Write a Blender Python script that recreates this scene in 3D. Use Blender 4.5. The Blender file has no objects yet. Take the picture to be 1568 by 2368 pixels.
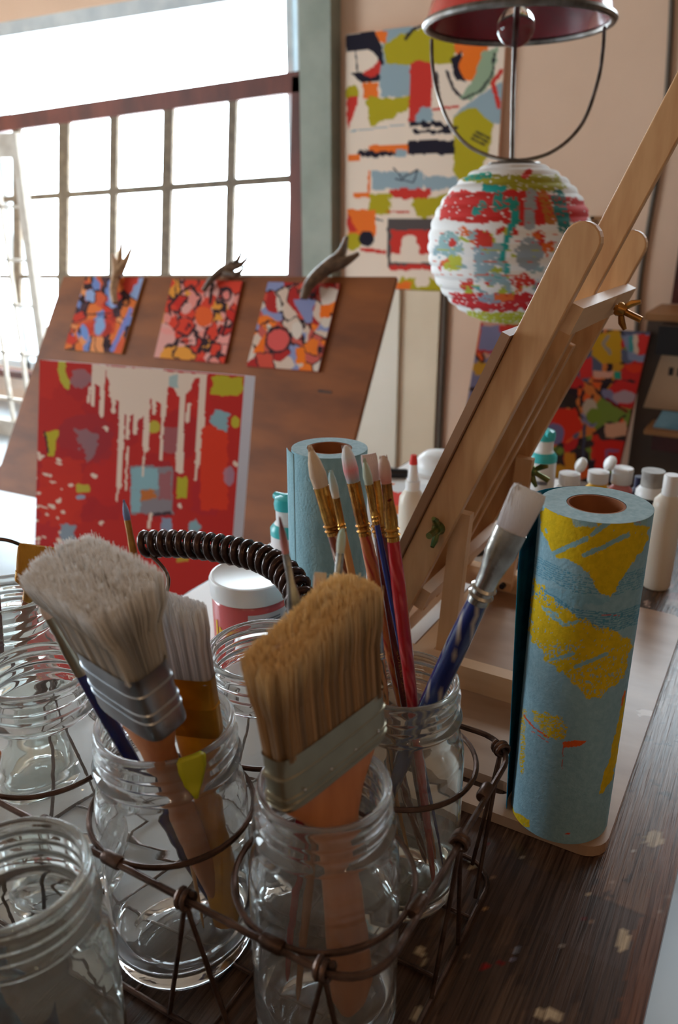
import bpy, math, random
import numpy as np
from mathutils import Vector
random.seed(7)
# ---------------------------------------------------------------- camera, sky, exposure
# working unit: centimetres, table top z = 0; x runs across the table, y along it
FPX, CX, CY = 1823.0, 784.0, 1184.0
PITCH, YAW = math.radians(20.7), math.radians(30)
CAMZ = 45.5
SP, CP = math.sin(PITCH), math.cos(PITCH)
sc = bpy.context.scene
cd = bpy.data.cameras.new('camera'); cam = bpy.data.objects.new('camera', cd)
sc.collection.objects.link(cam); sc.camera = cam
cam.location = (0, 0, CAMZ * .01)
cam.rotation_euler = (math.pi / 2 - PITCH, 0, YAW)
cd.sensor_fit = 'HORIZONTAL'; cd.sensor_width = 15.7; cd.lens = FPX / 1568 * 15.7
cd.clip_start = .02; cd.clip_end = 100
cd.dof.use_dof = True; cd.dof.focus_distance = .60; cd.dof.aperture_fstop = 5.0
sc.view_settings.view_transform = 'Standard'; sc.view_settings.look = 'None'
sc.view_settings.gamma = 1; sc.view_settings.exposure = .52
try: sc.view_settings.use_curve_mapping = False
except Exception: pass
sc.cycles.use_denoising = True
sc.cycles.max_bounces = 22; sc.cycles.transmission_bounces = 18; sc.cycles.glossy_bounces = 8
sc.cycles.diffuse_bounces = 5; sc.cycles.transparent_max_bounces = 16
sc.cycles.sample_clamp_indirect = 30
w = bpy.data.worlds.new('sky'); sc.world = w; w.use_nodes = True
bgn = w.node_tree.nodes['Background']
bgn.inputs[0].default_value = (.78, .91, 1, 1); bgn.inputs[1].default_value = 14.0

def lamp(name, kind, loc, energy, col, size=.1, rot=None, sy=None, portal=False):
    l = bpy.data.lights.new(name, kind); o = bpy.data.objects.new(name, l)
    sc.collection.objects.link(o); o.location = [v * .01 for v in loc]
    l.energy = energy; l.color = col
    if kind == 'AREA':
        l.size = size
        if sy: l.shape = 'RECTANGLE'; l.size_y = sy
        if portal: l.cycles.is_portal = True
    else: l.shadow_soft_size = size
    if rot: o.rotation_euler = rot
    return o
R90 = math.pi / 2
lamp('window_portal', 'AREA', (-360, 362, 48), 1, (1, 1, 1), 3.5, (-R90, 0, 0), 2.0, True)
lamp('clerestory_portal', 'AREA', (20, 362, 168), 1, (1, 1, 1), 2.0, (-R90, 0, 0), .56, True)
lamp('side_portal', 'AREA', (-584, -40, 65), 1, (1, 1, 1), 2.6, (R90, 0, -R90), 1.7, True)
# the warm filament bulbs of the room, behind the photographer
for bx_, by_, bz_ in ((60, -70, 120), (-60, -90, 130), (130, 20, 140), (0, -140, 150), (150, -60, 130)):
    lamp('filament_bulb', 'POINT', (bx_, by_, bz_), 2.5, (1, .62, .32), .02)

# ---------------------------------------------------------------- geometry helpers
def V(*a): return np.array(a, float)
def XY(x, y, z=0.):                         # view-aligned floor coordinates -> room coordinates
    c, s = math.cos(YAW), math.sin(YAW)
    return V(c * x - s * y, s * x + c * y, z)
def ray(px, py):
    a = (px - CX) / FPX; b = -(py - CY) / FPX
    return XY(a, CP + b * SP, -SP + b * CP)
CAM = V(0, 0, CAMZ)
def Pz(px, py, z): r = ray(px, py); return CAM + r * ((z - CAMZ) / r[2])
def Pt(px, py, t): r = ray(px, py); return CAM + r * (t / r[1])
def Ps(px, py, s): r = ray(px, py); return CAM + r * (s / r[0])
def Pd(px, py, d): return CAM + ray(px, py) * d
def Ppl(px, py, p0, n):
    r = ray(px, py); return CAM + r * (np.dot(p0 - CAM, n) / np.dot(r, n))
def proj(P):
    P = np.atleast_2d(P) - CAM
    c, s = math.cos(YAW), math.sin(YAW)
    x = c * P[:, 0] + s * P[:, 1]; y = -s * P[:, 0] + c * P[:, 1]; z = P[:, 2]
    d = y * CP - z * SP; u = y * SP + z * CP
    return CX + FPX * x / d, CY - FPX * u / d
def unit(v): v = np.asarray(v, float); return v / np.linalg.norm(v)
def frame(ax, hint=None):
    ax = unit(ax)
    h = V(0, 0, 1) if hint is None else hint
    if abs(np.dot(ax, unit(h))) > .97: h = V(1, 0, 0)
    x = unit(np.cross(h, ax)); y = np.cross(ax, x)
    return x, y, ax
def lin(c):
    c = np.asarray(c, float) / 255.
    return np.where(c <= .04045, c / 12.92, ((c + .055) / 1.055) ** 2.4)

ORG = {}
class MB:
    def __init__(s): s.v = []; s.f = []; s.c = []; s.col = None
    def add(s, vs, fs, col=None):
        o = len(s.v); s.v.extend([tuple(p) for p in vs]); s.f.extend([tuple(i + o for i in f) for f in fs])
        c = col if col is not None else s.col
        s.c.extend([tuple(c) if c is not None else (1, 1, 1)] * len(vs))
        return s
    def box(s, lo, hi):
        x0, y0, z0 = lo; x1, y1, z1 = hi
        return s.add([(x0,y0,z0),(x1,y0,z0),(x1,y1,z0),(x0,y1,z0),(x0,y0,z1),(x1,y0,z1),(x1,y1,z1),(x0,y1,z1)],
                     [(0,3,2,1),(4,5,6,7),(0,1,5,4),(1,2,6,5),(2,3,7,6),(3,0,4,7)])
    def bar(s, p, q, wd, th, hint=None):    # box from p to q, wd along x axis of frame, th along y
        x, y, a = frame(q - p, hint)
        vs = [pp + x * i * wd / 2 + y * j * th / 2 for pp in (p, q) for i, j in ((-1,-1),(1,-1),(1,1),(-1,1))]
        return s.add(vs, [(0,3,2,1),(4,5,6,7),(0,1,5,4),(1,2,6,5),(2,3,7,6),(3,0,4,7)])
    def prism(s, pts, off):
        n = len(pts); pts = [np.asarray(p, float) for p in pts]
        vs = pts + [p + off for p in pts]
        fs = [tuple(range(n)), tuple(range(2 * n - 1, n - 1, -1))] + [(i, i + n, (i + 1) % n + n, (i + 1) % n) for i in range(n)]
        return s.add(vs, fs)
    def loft(s, secs, n=20, caps=(True, True), p=2.0, cols=None, closed=False):
        # secs: (centre, Xvec*rx, Yvec*ry); p > 2 squares the section
        vs = []
        for c, X, Y in secs:
            for k in range(n):
                a = 2 * math.pi * k / n; ca, sa = math.cos(a), math.sin(a)
                e = 2.0 / p
                vs.append(c + X * math.copysign(abs(ca) ** e, ca) + Y * math.copysign(abs(sa) ** e, sa))
        fs = []
        m = len(secs)
        for i in range(m if closed else m - 1):
            j = (i + 1) % m
            for k in range(n):
                k2 = (k + 1) % n
                fs.append((i * n + k, i * n + k2, j * n + k2, j * n + k))
        if not closed:
            if caps[0]: fs.append(tuple(range(n - 1, -1, -1)))
            if caps[1]: fs.append(tuple((m - 1) * n + k for k in range(n)))
        o = len(s.v); s.add(vs, fs)
        if cols is not None:
            for i in range(m):
                for k in range(n): s.c[o + i * n + k] = tuple(cols[i])
        return s
    def tube(s, pts, r, n=8, caps=True):
        pts = [np.asarray(p, float) for p in pts]; m = len(pts)
        rs = r if hasattr(r, '__len__') else [r] * m
        secs = []; xp = None
        for i in range(m):
            t = unit(pts[min(i + 1, m - 1)] - pts[max(i - 1, 0)])
            if xp is None: x, y, _ = frame(t)
            else:
                x = xp - t * np.dot(xp, t); x = unit(x); y = np.cross(t, x)
            xp = x; secs.append((pts[i], x * rs[i], y * rs[i]))
        return s.loft(secs, n, (caps, caps))
    def lathe(s, prof, org, ax=None, n=32, caps=(False, False), el=1.0, hint=None):
        x, y, a = frame(V(0, 0, 1) if ax is None else ax, hint)
        return s.loft([(org + a * h, x * max(r, 1e-4), y * max(r, 1e-4) * el) for r, h in prof], n, caps)
    def sphere(s, c, r, n=16, sc_=(1, 1, 1)):
        secs = []
        for i in range(n // 2 + 1):
            a = math.pi * i / (n // 2)
            secs.append((c + V(0, 0, -math.cos(a) * r * sc_[2]), V(max(math.sin(a), 1e-3) * r * sc_[0], 0, 0), V(0, max(math.sin(a), 1e-3) * r * sc_[1], 0)))
        return s.loft(secs, n, (True, True))
    def build(s, name, m, parent=None, org=None, smooth=False, vcol=False, ang=40):
        va = np.array(s.v, float)
        if parent is not None: o0 = ORG[parent.name]
        elif org is not None: o0 = np.asarray(org, float)
        else: o0 = V((va[:, 0].min() + va[:, 0].max()) / 2, (va[:, 1].min() + va[:, 1].max()) / 2, va[:, 2].min())
        me = bpy.data.meshes.new(name)
        me.from_pydata(((va - o0) * .01).tolist(), [], s.f)
        if vcol:
            at = me.color_attributes.new('Col', 'FLOAT_COLOR', 'POINT')
            ca = np.ones((len(va), 4)); ca[:, :3] = np.array(s.c)
            at.data.foreach_set('color', ca.ravel())
        me.materials.append(m)
        if smooth:
            me.polygons.foreach_set('use_smooth', [True] * len(me.polygons))
            me.set_sharp_from_angle(angle=math.radians(ang))
        me.update()
        ob = bpy.data.objects.new(name, me); sc.collection.objects.link(ob)
        if parent is not None:
            ob.parent = parent
        else: ob.location = o0 * .01
        ORG[ob.name] = o0
        return ob
def tag(o, label, cat, group=None, kind=None):
    if label: o['label'] = label
    if cat: o['category'] = cat
    if group: o['group'] = group
    if kind: o['kind'] = kind
    return o
def thing(name, label, cat, loc, group=None):
    o = bpy.data.objects.new(name, None); sc.collection.objects.link(o)
    o.empty_display_size = .02
    o.location = np.asarray(loc, float) * .01; ORG[o.name] = np.asarray(loc, float)
    return tag(o, label, cat, group)
def struct(o): o['kind'] = 'structure'; return o
def spline(pts, k=8):                       # Catmull-Rom
    P = [np.asarray(p, float) for p in pts]; P = [2 * P[0] - P[1]] + P + [2 * P[-1] - P[-2]]
    out = []
    for i in range(1, len(P) - 2):
        for j in range(k):
            t = j / k
            out.append(.5 * (2 * P[i] + (P[i+1] - P[i-1]) * t + (2*P[i-1] - 5*P[i] + 4*P[i+1] - P[i+2]) * t*t + (3*P[i] - P[i-1] - 3*P[i+1] + P[i+2]) * t**3))
    out.append(P[-2]); return out

# ---------------------------------------------------------------- colour fields for painted things
def _h(i, j, s): v = np.sin(i * 127.1 + j * 311.7 + s * 74.7) * 43758.5453; return v - np.floor(v)
def vn(x, y, s):
    i = np.floor(x); j = np.floor(y); fx = x - i; fy = y - j
    fx = fx * fx * (3 - 2 * fx); fy = fy * fy * (3 - 2 * fy)
    return (_h(i,j,s)*(1-fx)+_h(i+1,j,s)*fx)*(1-fy)+(_h(i,j+1,s)*(1-fx)+_h(i+1,j+1,s)*fx)*fy
def fbm(x, y, s): return (vn(x, y, s) + .5 * vn(x*2.1, y*2.1, s+3) + .25 * vn(x*4.3, y*4.3, s+7)) / 1.75
class Paint:
    def __init__(s, X, Y, bg):
        s.X = X; s.Y = Y; s.C = np.tile(lin(bg), (len(X), 1)); s.seed = 1; s.tf = lambda p: p
    def crop(s, ox, oy, k): s.tf = lambda p: (p[0] / k + ox, p[1] / k + oy); s.k = k; return s
    def _w(s, amp, sc_):
        s.seed += 1
        return s.X + amp * 2 * (fbm(s.X / sc_, s.Y / sc_, s.seed) - .5), s.Y + amp * 2 * (fbm(s.X / sc_ + 9, s.Y / sc_ + 4, s.seed + .5) - .5)
    def put(s, m, col, a=1., dry=0, dir=(1, 6)):
        if dry > 0: m = m & (fbm(s.X / dir[1] , s.Y / dir[0], s.seed + 11) > dry)
        s.C[m] = s.C[m] * (1 - a) + lin(col) * a
    def poly(s, pts, col, amp=4, sc_=14, **k):
        x, y = s._w(amp, sc_); pts = [s.tf(p) for p in pts]
        m = np.zeros(len(x), bool); n = len(pts)
        for i in range(n):
            x1, y1 = pts[i]; x2, y2 = pts[(i + 1) % n]
            if y1 == y2: continue
            c = ((y1 > y) != (y2 > y)) & (x < (x2 - x1) * (y - y1) / (y2 - y1) + x1); m ^= c
        s.put(m, col, **k)
    def rect(s, x0, y0, x1, y1, col, **k): s.poly([(x0, y0), (x1, y0), (x1, y1), (x0, y1)], col, **k)
    def ell(s, cx, cy, rx, ry, col, ang=0, amp=3, sc_=14, **k):
        x, y = s._w(amp, sc_); cx, cy = s.tf((cx, cy)); q = getattr(s, 'k', 1) or 1
        rx /= q; ry /= q; c, n = math.cos(ang), math.sin(ang)
        u = ((x - cx) * c + (y - cy) * n) / rx; v = (-(x - cx) * n + (y - cy) * c) / ry
        s.put(u * u + v * v < 1, col, **k)
    def line(s, pts, wd, col, amp=2, sc_=10, **k):
        x, y = s._w(amp, sc_); pts = [s.tf(p) for p in pts]; wd /= (getattr(s, 'k', 1) or 1)
        m = np.zeros(len(x), bool)
        for (x1, y1), (x2, y2) in zip(pts[:-1], pts[1:]):
            L = (x2-x1)**2 + (y2-y1)**2 + 1e-9
            t = np.clip(((x-x1)*(x2-x1) + (y-y1)*(y2-y1)) / L, 0, 1)
            m |= (x-x1-t*(x2-x1))**2 + (y-y1-t*(y2-y1))**2 < (wd/2)**2
        s.put(m, col, **k)
    def cells(s, cols, n, lc, lw, seed, amp=10, sc_=26, frac=.6):
        rd = random.Random(seed); x, y = s._w(amp, sc_); x0, x1, y0, y1 = s.X.min(), s.X.max(), s.Y.min(), s.Y.max()
        q = np.array([(rd.uniform(x0, x1), rd.uniform(y0, y1)) for _ in range(n)]); st = np.array([rd.uniform(.6, 1.6) for _ in range(n)])
        d = np.hypot((x[:, None] - q[:, 0]) * st, (y[:, None] - q[:, 1]) / st); o = np.argsort(d, 1)[:, :2]; r = np.arange(len(x))
        pick = np.array([lin(rd.choice(cols)) for _ in range(n)]); s.C = pick[o[:, 0]]
        e = (d[r, o[:, 1]] - d[r, o[:, 0]] < lw) & (_h(o[:, 0] + o[:, 1], o[:, 0] * o[:, 1], 5) < frac); s.C[e] = lin(lc)
    k = 1
def blobs(p, x0, y0, x1, y1, cols, n, r, line=None, nl=0, lw=4, seed=1):
    rd = random.Random(seed)
    for i in range(n):
        cx, cy = rd.uniform(x0, x1), rd.uniform(y0, y1); a = rd.uniform(0, 3.14)
        p.ell(cx, cy, r * rd.uniform(.5, 1.3), r * rd.uniform(.3, .8), rd.choice(cols), a, amp=r * .35, sc_=r * .9)
        if line and rd.random() < nl:
            q = [(cx + rd.uniform(-r, r), cy + rd.uniform(-r, r)) for _ in range(3)]
            p.line(q, lw * rd.uniform(.6, 1.3), line, amp=r * .35, sc_=r)
def canvas(name, mt, TL, TR, BL, nu, nv, thick, fn, side, parent=None, org=None):
    TL, TR, BL = map(lambda q: np.asarray(q, float), (TL, TR, BL)); U = TR - TL; W = BL - TL
    n = unit(np.cross(U, -W)) ; n = n if np.dot(n, CAM - TL) > 0 else -n
    a, b = np.meshgrid(np.linspace(0, 1, nu), np.linspace(0, 1, nv))
    P = TL + a.reshape(-1, 1) * U + b.reshape(-1, 1) * W
    X, Y = proj(P); C = fn(X, Y)
    mb = MB(); mb.v = [tuple(q) for q in P]; mb.c = [tuple(q) for q in C]
    mb.f = [(j*nu+i, (j+1)*nu+i, (j+1)*nu+i+1, j*nu+i+1) for j in range(nv-1) for i in range(nu-1)]
    cs = [TL, TR, TR + W, BL]; off = -n * thick
    mb.col = lin(side)
    mb.add(cs + [c + off for c in cs], [(4,5,6,7), (0,1,5,4), (1,2,6,5), (2,3,7,6), (3,0,4,7)])
    return mb.build(name, mt, parent, org=org, vcol=True)

# ---------------------------------------------------------------- materials
def mat(name, c1=(200,200,200), c2=None, rough=.5, metal=0., ns=(1,1,1), nsc=5., det=4., ramp=(.35,.65),
        bump=0., bsc=40., bs=(1,1,1), vcol=False, trans=0., ior=1.45, coat=0., sheen=0., sub=0., emit=None, wave=None, spots=None, alpha=1.):
    m = bpy.data.materials.new(name); m.use_nodes = True
    nt = m.node_tree; N = nt.nodes; L = nt.links; P = N['Principled BSDF']
    P.inputs['Roughness'].default_value = rough; P.inputs['Metallic'].default_value = metal
    P.inputs['IOR'].default_value = ior; P.inputs['Transmission Weight'].default_value = trans
    P.inputs['Coat Weight'].default_value = coat; P.inputs['Sheen Weight'].default_value = sheen
    if sub: P.inputs['Subsurface Weight'].default_value = sub; P.inputs['Subsurface Scale'].default_value = .01
    tc = N.new('ShaderNodeTexCoord')
    def noise(scale, stretch, detail=4.):
        mp = N.new('ShaderNodeMapping'); mp.inputs['Scale'].default_value = stretch
        L.new(tc.outputs['Object'], mp.inputs['Vector'])
        n = N.new('ShaderNodeTexNoise'); n.inputs['Scale'].default_value = scale; n.inputs['Detail'].default_value = detail
        L.new(mp.outputs[0], n.inputs['Vector']); return n.outputs['Fac']
    col = None
    l1 = (*lin(c1), 1)
    P.inputs['Base Color'].default_value = l1
    if vcol:
        a = N.new('ShaderNodeVertexColor'); a.layer_name = 'Col'; col = a.outputs['Color']
        if c2 is not None:
            mx = N.new('ShaderNodeMix'); mx.data_type = 'RGBA'; mx.blend_type = 'MULTIPLY'
            r = N.new('ShaderNodeValToRGB'); r.color_ramp.elements[0].position = ramp[0]; r.color_ramp.elements[1].position = ramp[1]
            r.color_ramp.elements[0].color = (*lin(c2), 1); r.color_ramp.elements[1].color = l1
            L.new(noise(nsc, ns, det), r.inputs[0]); mx.inputs['Factor'].default_value = 1
            L.new(col, mx.inputs['A']); L.new(r.outputs[0], mx.inputs['B']); col = mx.outputs['Result']
    elif c2 is not None:
        r = N.new('ShaderNodeValToRGB'); r.color_ramp.elements[0].position = ramp[0]; r.color_ramp.elements[1].position = ramp[1]
        r.color_ramp.elements[0].color = l1; r.color_ramp.elements[1].color = (*lin(c2), 1)
        L.new(noise(nsc, ns, det), r.inputs[0]); col = r.outputs[0]
    if spots:
        sccol, ssc, thr, sst = spots
        f = noise(ssc, sst, 3.); mr = N.new('ShaderNodeMath'); mr.operation = 'GREATER_THAN'; mr.inputs[1].default_value = thr
        L.new(f, mr.inputs[0]); mx = N.new('ShaderNodeMix'); mx.data_type = 'RGBA'
        L.new(mr.outputs[0], mx.inputs['Factor'])
        if col is not None: L.new(col, mx.inputs['A'])
        else: mx.inputs['A'].default_value = l1
        mx.inputs['B'].default_value = (*lin(sccol), 1); col = mx.outputs['Result']
    if rough >= .9: P.inputs['Specular IOR Level'].default_value = .25
    if col is not None: L.new(col, P.inputs['Base Color'])
    if bump:
        b = N.new('ShaderNodeBump'); b.inputs['Strength'].default_value = bump; b.inputs['Distance'].default_value = .002
        L.new(noise(bsc, bs, 5.), b.inputs['Height']); L.new(b.outputs[0], P.inputs['Normal'])
    if emit: P.inputs['Emission Color'].default_value = (*lin(emit[0]), 1); P.inputs['Emission Strength'].default_value = emit[1]
    return m
def pane_mat(name, tint=(1, 1, 1), g=.06):
    m = bpy.data.materials.new(name); m.use_nodes = True; nt = m.node_tree; nt.nodes.clear()
    o = nt.nodes.new('ShaderNodeOutputMaterial'); t = nt.nodes.new('ShaderNodeBsdfTransparent'); gl = nt.nodes.new('ShaderNodeBsdfGlossy')
    t.inputs[0].default_value = (*tint, 1); gl.inputs['Roughness'].default_value = .03
    mx = nt.nodes.new('ShaderNodeMixShader'); fr = nt.nodes.new('ShaderNodeLayerWeight'); fr.inputs[0].default_value = .5
    pw = nt.nodes.new('ShaderNodeMath'); pw.operation = 'POWER'; pw.inputs[1].default_value = 5; ad = nt.nodes.new('ShaderNodeMath'); ad.operation = 'MULTIPLY_ADD'; ad.inputs[1].default_value = .9; ad.inputs[2].default_value = .04
    nt.links.new(fr.outputs['Facing'], pw.inputs[0]); nt.links.new(pw.outputs[0], ad.inputs[0]); nt.links.new(ad.outputs[0], mx.inputs[0]); nt.links.new(t.outputs[0], mx.inputs[1]); nt.links.new(gl.outputs[0], mx.inputs[2])
    nt.links.new(mx.outputs[0], o.inputs[0]); return m
M = {}
M['wall'] = mat('plaster_wall', (232,200,174), (224,192,166), rough=.9, nsc=2., bump=.15, bsc=60)
M['ceil'] = mat('ceiling_boards', (150,128,108), (130,110,94), rough=.9)
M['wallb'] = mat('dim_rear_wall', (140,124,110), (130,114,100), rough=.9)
M['floor'] = mat('polished_concrete', (176,184,188), (150,160,168), rough=.35, nsc=1.6, bump=.05)
M['pillar'] = mat('grey_green_paint', (160,166,154), (142,150,138), rough=.8, nsc=6)
M['jamb'] = mat('pale_jamb_paint', (205,212,214), (185,195,200), rough=.6, nsc=8)
M['redframe'] = mat('red_brown_frame_paint', (112,52,36), (82,38,28), rough=.55, nsc=9, ns=(1,1,.3))
M['muntin'] = mat('weathered_muntin', (122,104,82), (96,80,62), rough=.6, nsc=20)
M['whitewood'] = mat('old_white_paint', (206,196,182), (180,166,150), rough=.6, nsc=14)
M['pane'] = pane_mat('window_pane_glass')
M['cream'] = mat('cream_panel', (232,214,186), (222,204,176), rough=.8, nsc=3)
M['palecream'] = mat('pale_panel', (236,228,212), (228,220,202), rough=.8, nsc=3)
M['cable'] = mat('grey_cable', (96,84,72), rough=.6)
M['ply'] = mat('brown_plywood', (150,84,34), (106,56,22), rough=.6, ns=(1,6,1), nsc=4, det=8, ramp=(.3,.75), bump=.1, bsc=60)
M['paint'] = mat('dried_paint_on_canvas', vcol=True, rough=.9, bump=.25, bsc=120)
M['tabletop'] = mat('worn_dark_planks', (255,255,255), (176,168,164), vcol=True, rough=.27, ns=(70,2.6,10), nsc=7, det=7, ramp=(.38,.58), bump=.3, bsc=9, bs=(60,2.,10))
M['tablewood'] = mat('table_underside_wood', (90,60,42), (64,42,30), rough=.6, ns=(8,1,1), nsc=6)
M['sheet'] = mat('scuffed_white_sheet', (246,248,250), (232,238,242), rough=.4, nsc=9, ramp=(.5,.8), spots=((150,156,170), 16, .73, (1, 5, 1)))
M['board'] = mat('hardboard', (176,146,122), (152,120,96), rough=.3, nsc=8, ns=(1,3,1), det=6, spots=((206,190,180), 11, .69, (1,3,1)))
M['beech'] = mat('pale_beech', (222,182,140), (208,164,122), rough=.42, ns=(10,10,1.2), nsc=7, det=5, bump=.06, bsc=160, bs=(6,6,1))
M['beechh'] = mat('pale_beech_lying', (226,190,152), (212,172,132), rough=.42, ns=(1,1,8), nsc=7, det=5)
M['beechs'] = mat('grained_beech', (216,172,126), (200,152,108), rough=.4, ns=(3,3,.5), nsc=30, det=3)
M['brass'] = mat('worn_brass', (200,150,80), (150,100,50), rough=.28, metal=1, nsc=60)
M['gold'] = mat('gold_ferrule', (214,160,78), (150,100,56), rough=.24, metal=1, ns=(1,1,.4), nsc=90, bump=.3, bsc=200, spots=((120,40,40), 70, .68, (1,1,1)))
M['silver'] = mat('dull_silver_ferrule', (205,204,200), (150,146,140), rough=.27, metal=1, nsc=70, bump=.2, bsc=150)
M['tinfer'] = mat('tin_ferrule', (188,196,204), (160,166,174), rough=.32, metal=1, nsc=30)
M['oldfer'] = mat('satin_grey_tin_ferrule', (168,160,138), (140,132,112), rough=.34, metal=.85, nsc=20)
M['chrome'] = mat('chrome', (225,225,225), rough=.12, metal=1)
M['rust'] = mat('rusty_wire', (112,90,80), (74,56,48), rough=.38, metal=.75, nsc=60, bump=.3, bsc=200)
M['coil'] = mat('dark_brown_coil', (70,48,42), (48,32,28), rough=.25, metal=.5, nsc=50)
M['black'] = mat('black_plastic', (26,24,28), rough=.4)
M['glass'] = mat('clear_jar_glass', (253,255,255), rough=.0, trans=.95, ior=1.47, bump=.06, bsc=22)
M['glassg'] = mat('greenish_jar_glass', (250,254,251), rough=.0, trans=.94, ior=1.48, bump=.09, bsc=18)
M['bulb'] = mat('bulb_glass', (250,250,250), rough=.0, trans=1., ior=1.3)
M['white'] = mat('white_plastic', (236,238,240), rough=.35, sub=.1)
M['milky'] = mat('milky_plastic', (222,214,200), rough=.35, sub=.1)
M['teal'] = mat('teal_plastic', (60,190,196), rough=.3)
M['redp'] = mat('red_plastic', (224,56,50), rough=.35)
M['maroon'] = mat('maroon_enamel', (150,22,40), (130,18,34), rough=.25, coat=.5, nsc=10)
M['redenamel'] = mat('red_enamel', (196,60,52), rough=.2, coat=.5)
M['galv'] = mat('dull_galvanised_wire', (150,146,142), (110,104,98), rough=.35, metal=.9, nsc=40)
M['paper'] = mat('painted_paper_lantern', vcol=True, rough=.8)
M['towel'] = mat('blue_shop_towel', vcol=True, c1=(255,255,255), c2=(236,240,243), nsc=220, rough=.95, bump=.3, bsc=420)
M['towelp'] = mat('plain_blue_towel', (150,190,202), (136,178,192), rough=.95, nsc=180, bump=.5, bsc=420, ns=(1,1,.3))
M['towelflap'] = mat('backlit_teal_flap', (30,124,160), (18,98,134), rough=.95, nsc=60, bump=.4, bsc=400)  # same towel as the roll; its backlit look is put into the darker teal
M['towelroll'] = mat('towel_layers', (176,206,218), (156,190,204), rough=.95, nsc=260, ns=(1,1,.05))
M['card'] = mat('brown_cardboard', (158,98,58), (136,80,46), rough=.8, nsc=30)
M['pinkjar'] = mat('pink_paint_in_tub', (214,98,100), (206,90,94), rough=.2, coat=.4)
M['label'] = mat('label_paper', (206,206,212), rough=.6)
M['yellow'] = mat('yellow_print', (236,186,40), rough=.5)
M['greyink'] = mat('grey_ink', (110,112,124), rough=.7)
M['bristle'] = mat('bristle_hair', vcol=True, rough=.55, sheen=.3)
M['hair'] = mat('paint_stained_hair', vcol=True, rough=.6, bump=.6, bsc=300, bs=(8,8,.6))
M['handle'] = mat('painted_handle', vcol=True, rough=.22, coat=.6)
M['oldwood'] = mat('orange_wood_handle', (200,128,78), (180,108,62), rough=.45, ns=(6,6,1), nsc=12)
M['yellowh'] = mat('yellow_painted_handle', (226,160,32), (190,120,30), rough=.3, coat=.3, nsc=30, spots=((110,70,40), 26, .66, (1,1,.5)))
M['lime'] = mat('lime_paint_splat', (190,190,36), rough=.4)
M['antler'] = mat('brown_antler', (118,90,66), (80,60,44), rough=.45, nsc=50)
M['paleantler'] = mat('pale_antler', (200,160,120), (150,114,84), rough=.45, nsc=50)
M['navy'] = mat('navy_paint', (40,52,84), rough=.3)
M['pinkp'] = mat('pink_paint', (214,130,130), rough=.4)
M['greyc'] = mat('dark_grey_brown_cabinet', (92,78,68), (82,70,62), rough=.7, nsc=6)
M['mahog'] = mat('mahogany', (74,28,22), (56,20,18), rough=.35, nsc=8)
M['tan'] = mat('tan_wood_trim', (158,112,70), rough=.5)
M['sheetmusic'] = mat('beige_card', (206,176,146), (196,166,136), rough=.7, nsc=8)
M['lblue'] = mat('pale_blue_paper', (130,182,214), (96,150,190), rough=.6, nsc=12)
M['tubgrey'] = mat('cloudy_plastic', (190,188,184), (150,146,142), rough=.5, nsc=30)
# ---------------------------------------------------------------- room shell
T = 350.
struct(MB().box((-600, -280, -85), (290, 360, -75)).build('floor', M['floor']))
struct(MB().box((-600, -280, 205), (290, 362, 213)).build('ceiling', M['ceil']))
WS0, WS1, WZ0, WZ1 = -540., float(Pt(716, 300, T)[0]), -51., 147.
far = MB()
far.box((-600, T, -75), (WS0, T + 14, 205)); far.box((WS0, T, -75), (WS1, T + 14, WZ0)); far.box((WS0, T, WZ1), (WS1, T + 14, 205))
far.box((WS1, T, -75), (-140, T + 14, 205)); far.box((-140, T, -75), (-80, T + 14, 205)); far.box((-80, T, -75), (120, T + 14, 140)); far.box((-80, T, 196), (120, T + 14, 205)); far.box((120, T, -75), (290, T + 14, 205))
struct(far.build('wall_far', M['wall']))
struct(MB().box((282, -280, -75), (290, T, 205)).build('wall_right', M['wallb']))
lw = MB()
lw.box((-600, -280, -75), (-586, -170, 205)); lw.box((-600, 90, -75), (-586, T, 205)); lw.box((-600, -170, -75), (-586, 90, -20)); lw.box((-600, -170, 150), (-586, 90, 205))
struct(lw.build('wall_left', M['wall']))
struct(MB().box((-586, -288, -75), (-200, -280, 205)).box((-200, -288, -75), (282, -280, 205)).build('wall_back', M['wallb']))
struct(MB().box((WS1 + .5, T - 9, -75), (float(Pt(765, 300, T - 9)[0]), T, 205)).build('trim_1', M['pillar']))

# window 1: tall studio window, clear upper light, many-paned red-brown lower sash
def empt(name, loc):
    o = bpy.data.objects.new(name, None); sc.collection.objects.link(o); o.empty_display_size = .05
    o.location = np.asarray(loc, float) * .01; ORG[o.name] = np.asarray(loc, float); return o
win = struct(empt('window_1', (-310, T, WZ0)))
fr = MB()
fr.box((WS0, T + 1, WZ0), (WS0 + 7, T + 12, WZ1)); fr.box((WS0, T + 1, WZ1 - 7), (WS1, T + 12, WZ1)); fr.box((WS0, T + 1, WZ0), (WS1, T + 12, WZ0 + 5))
qx = float(Pt(6, 400, T)[0]); fr.box((qx - 7, T + 1, WZ0), (qx, T + 12, WZ1))
fr.build('window_frame', M['jamb'], win)
jm = MB()
xa, xb = float(Pt(658, 200, T)[0]), WS1
jm.box((xa, T + 2, WZ0), (xa + 3.5, T + 12, WZ1)); jm.box((xa + 5.5, T + 3, WZ0), (xa + 8, T + 12, WZ1)); jm.box((xb - 4, T + 1, WZ0), (xb, T + 12, WZ1))
jm.box((xa + 8, T + 9, WZ0), (xb - 4, T + 11, WZ1))
jm.build('window_jamb', M['jamb'], win)
MB().box((WS0 + 7, T + 8, WZ0 + 5), (xa, T + 8.4, WZ1 - 7)).build('upper_pane', M['pane'], win)
ts = T - 4.0
hn = V(0, 1, 0)
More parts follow.
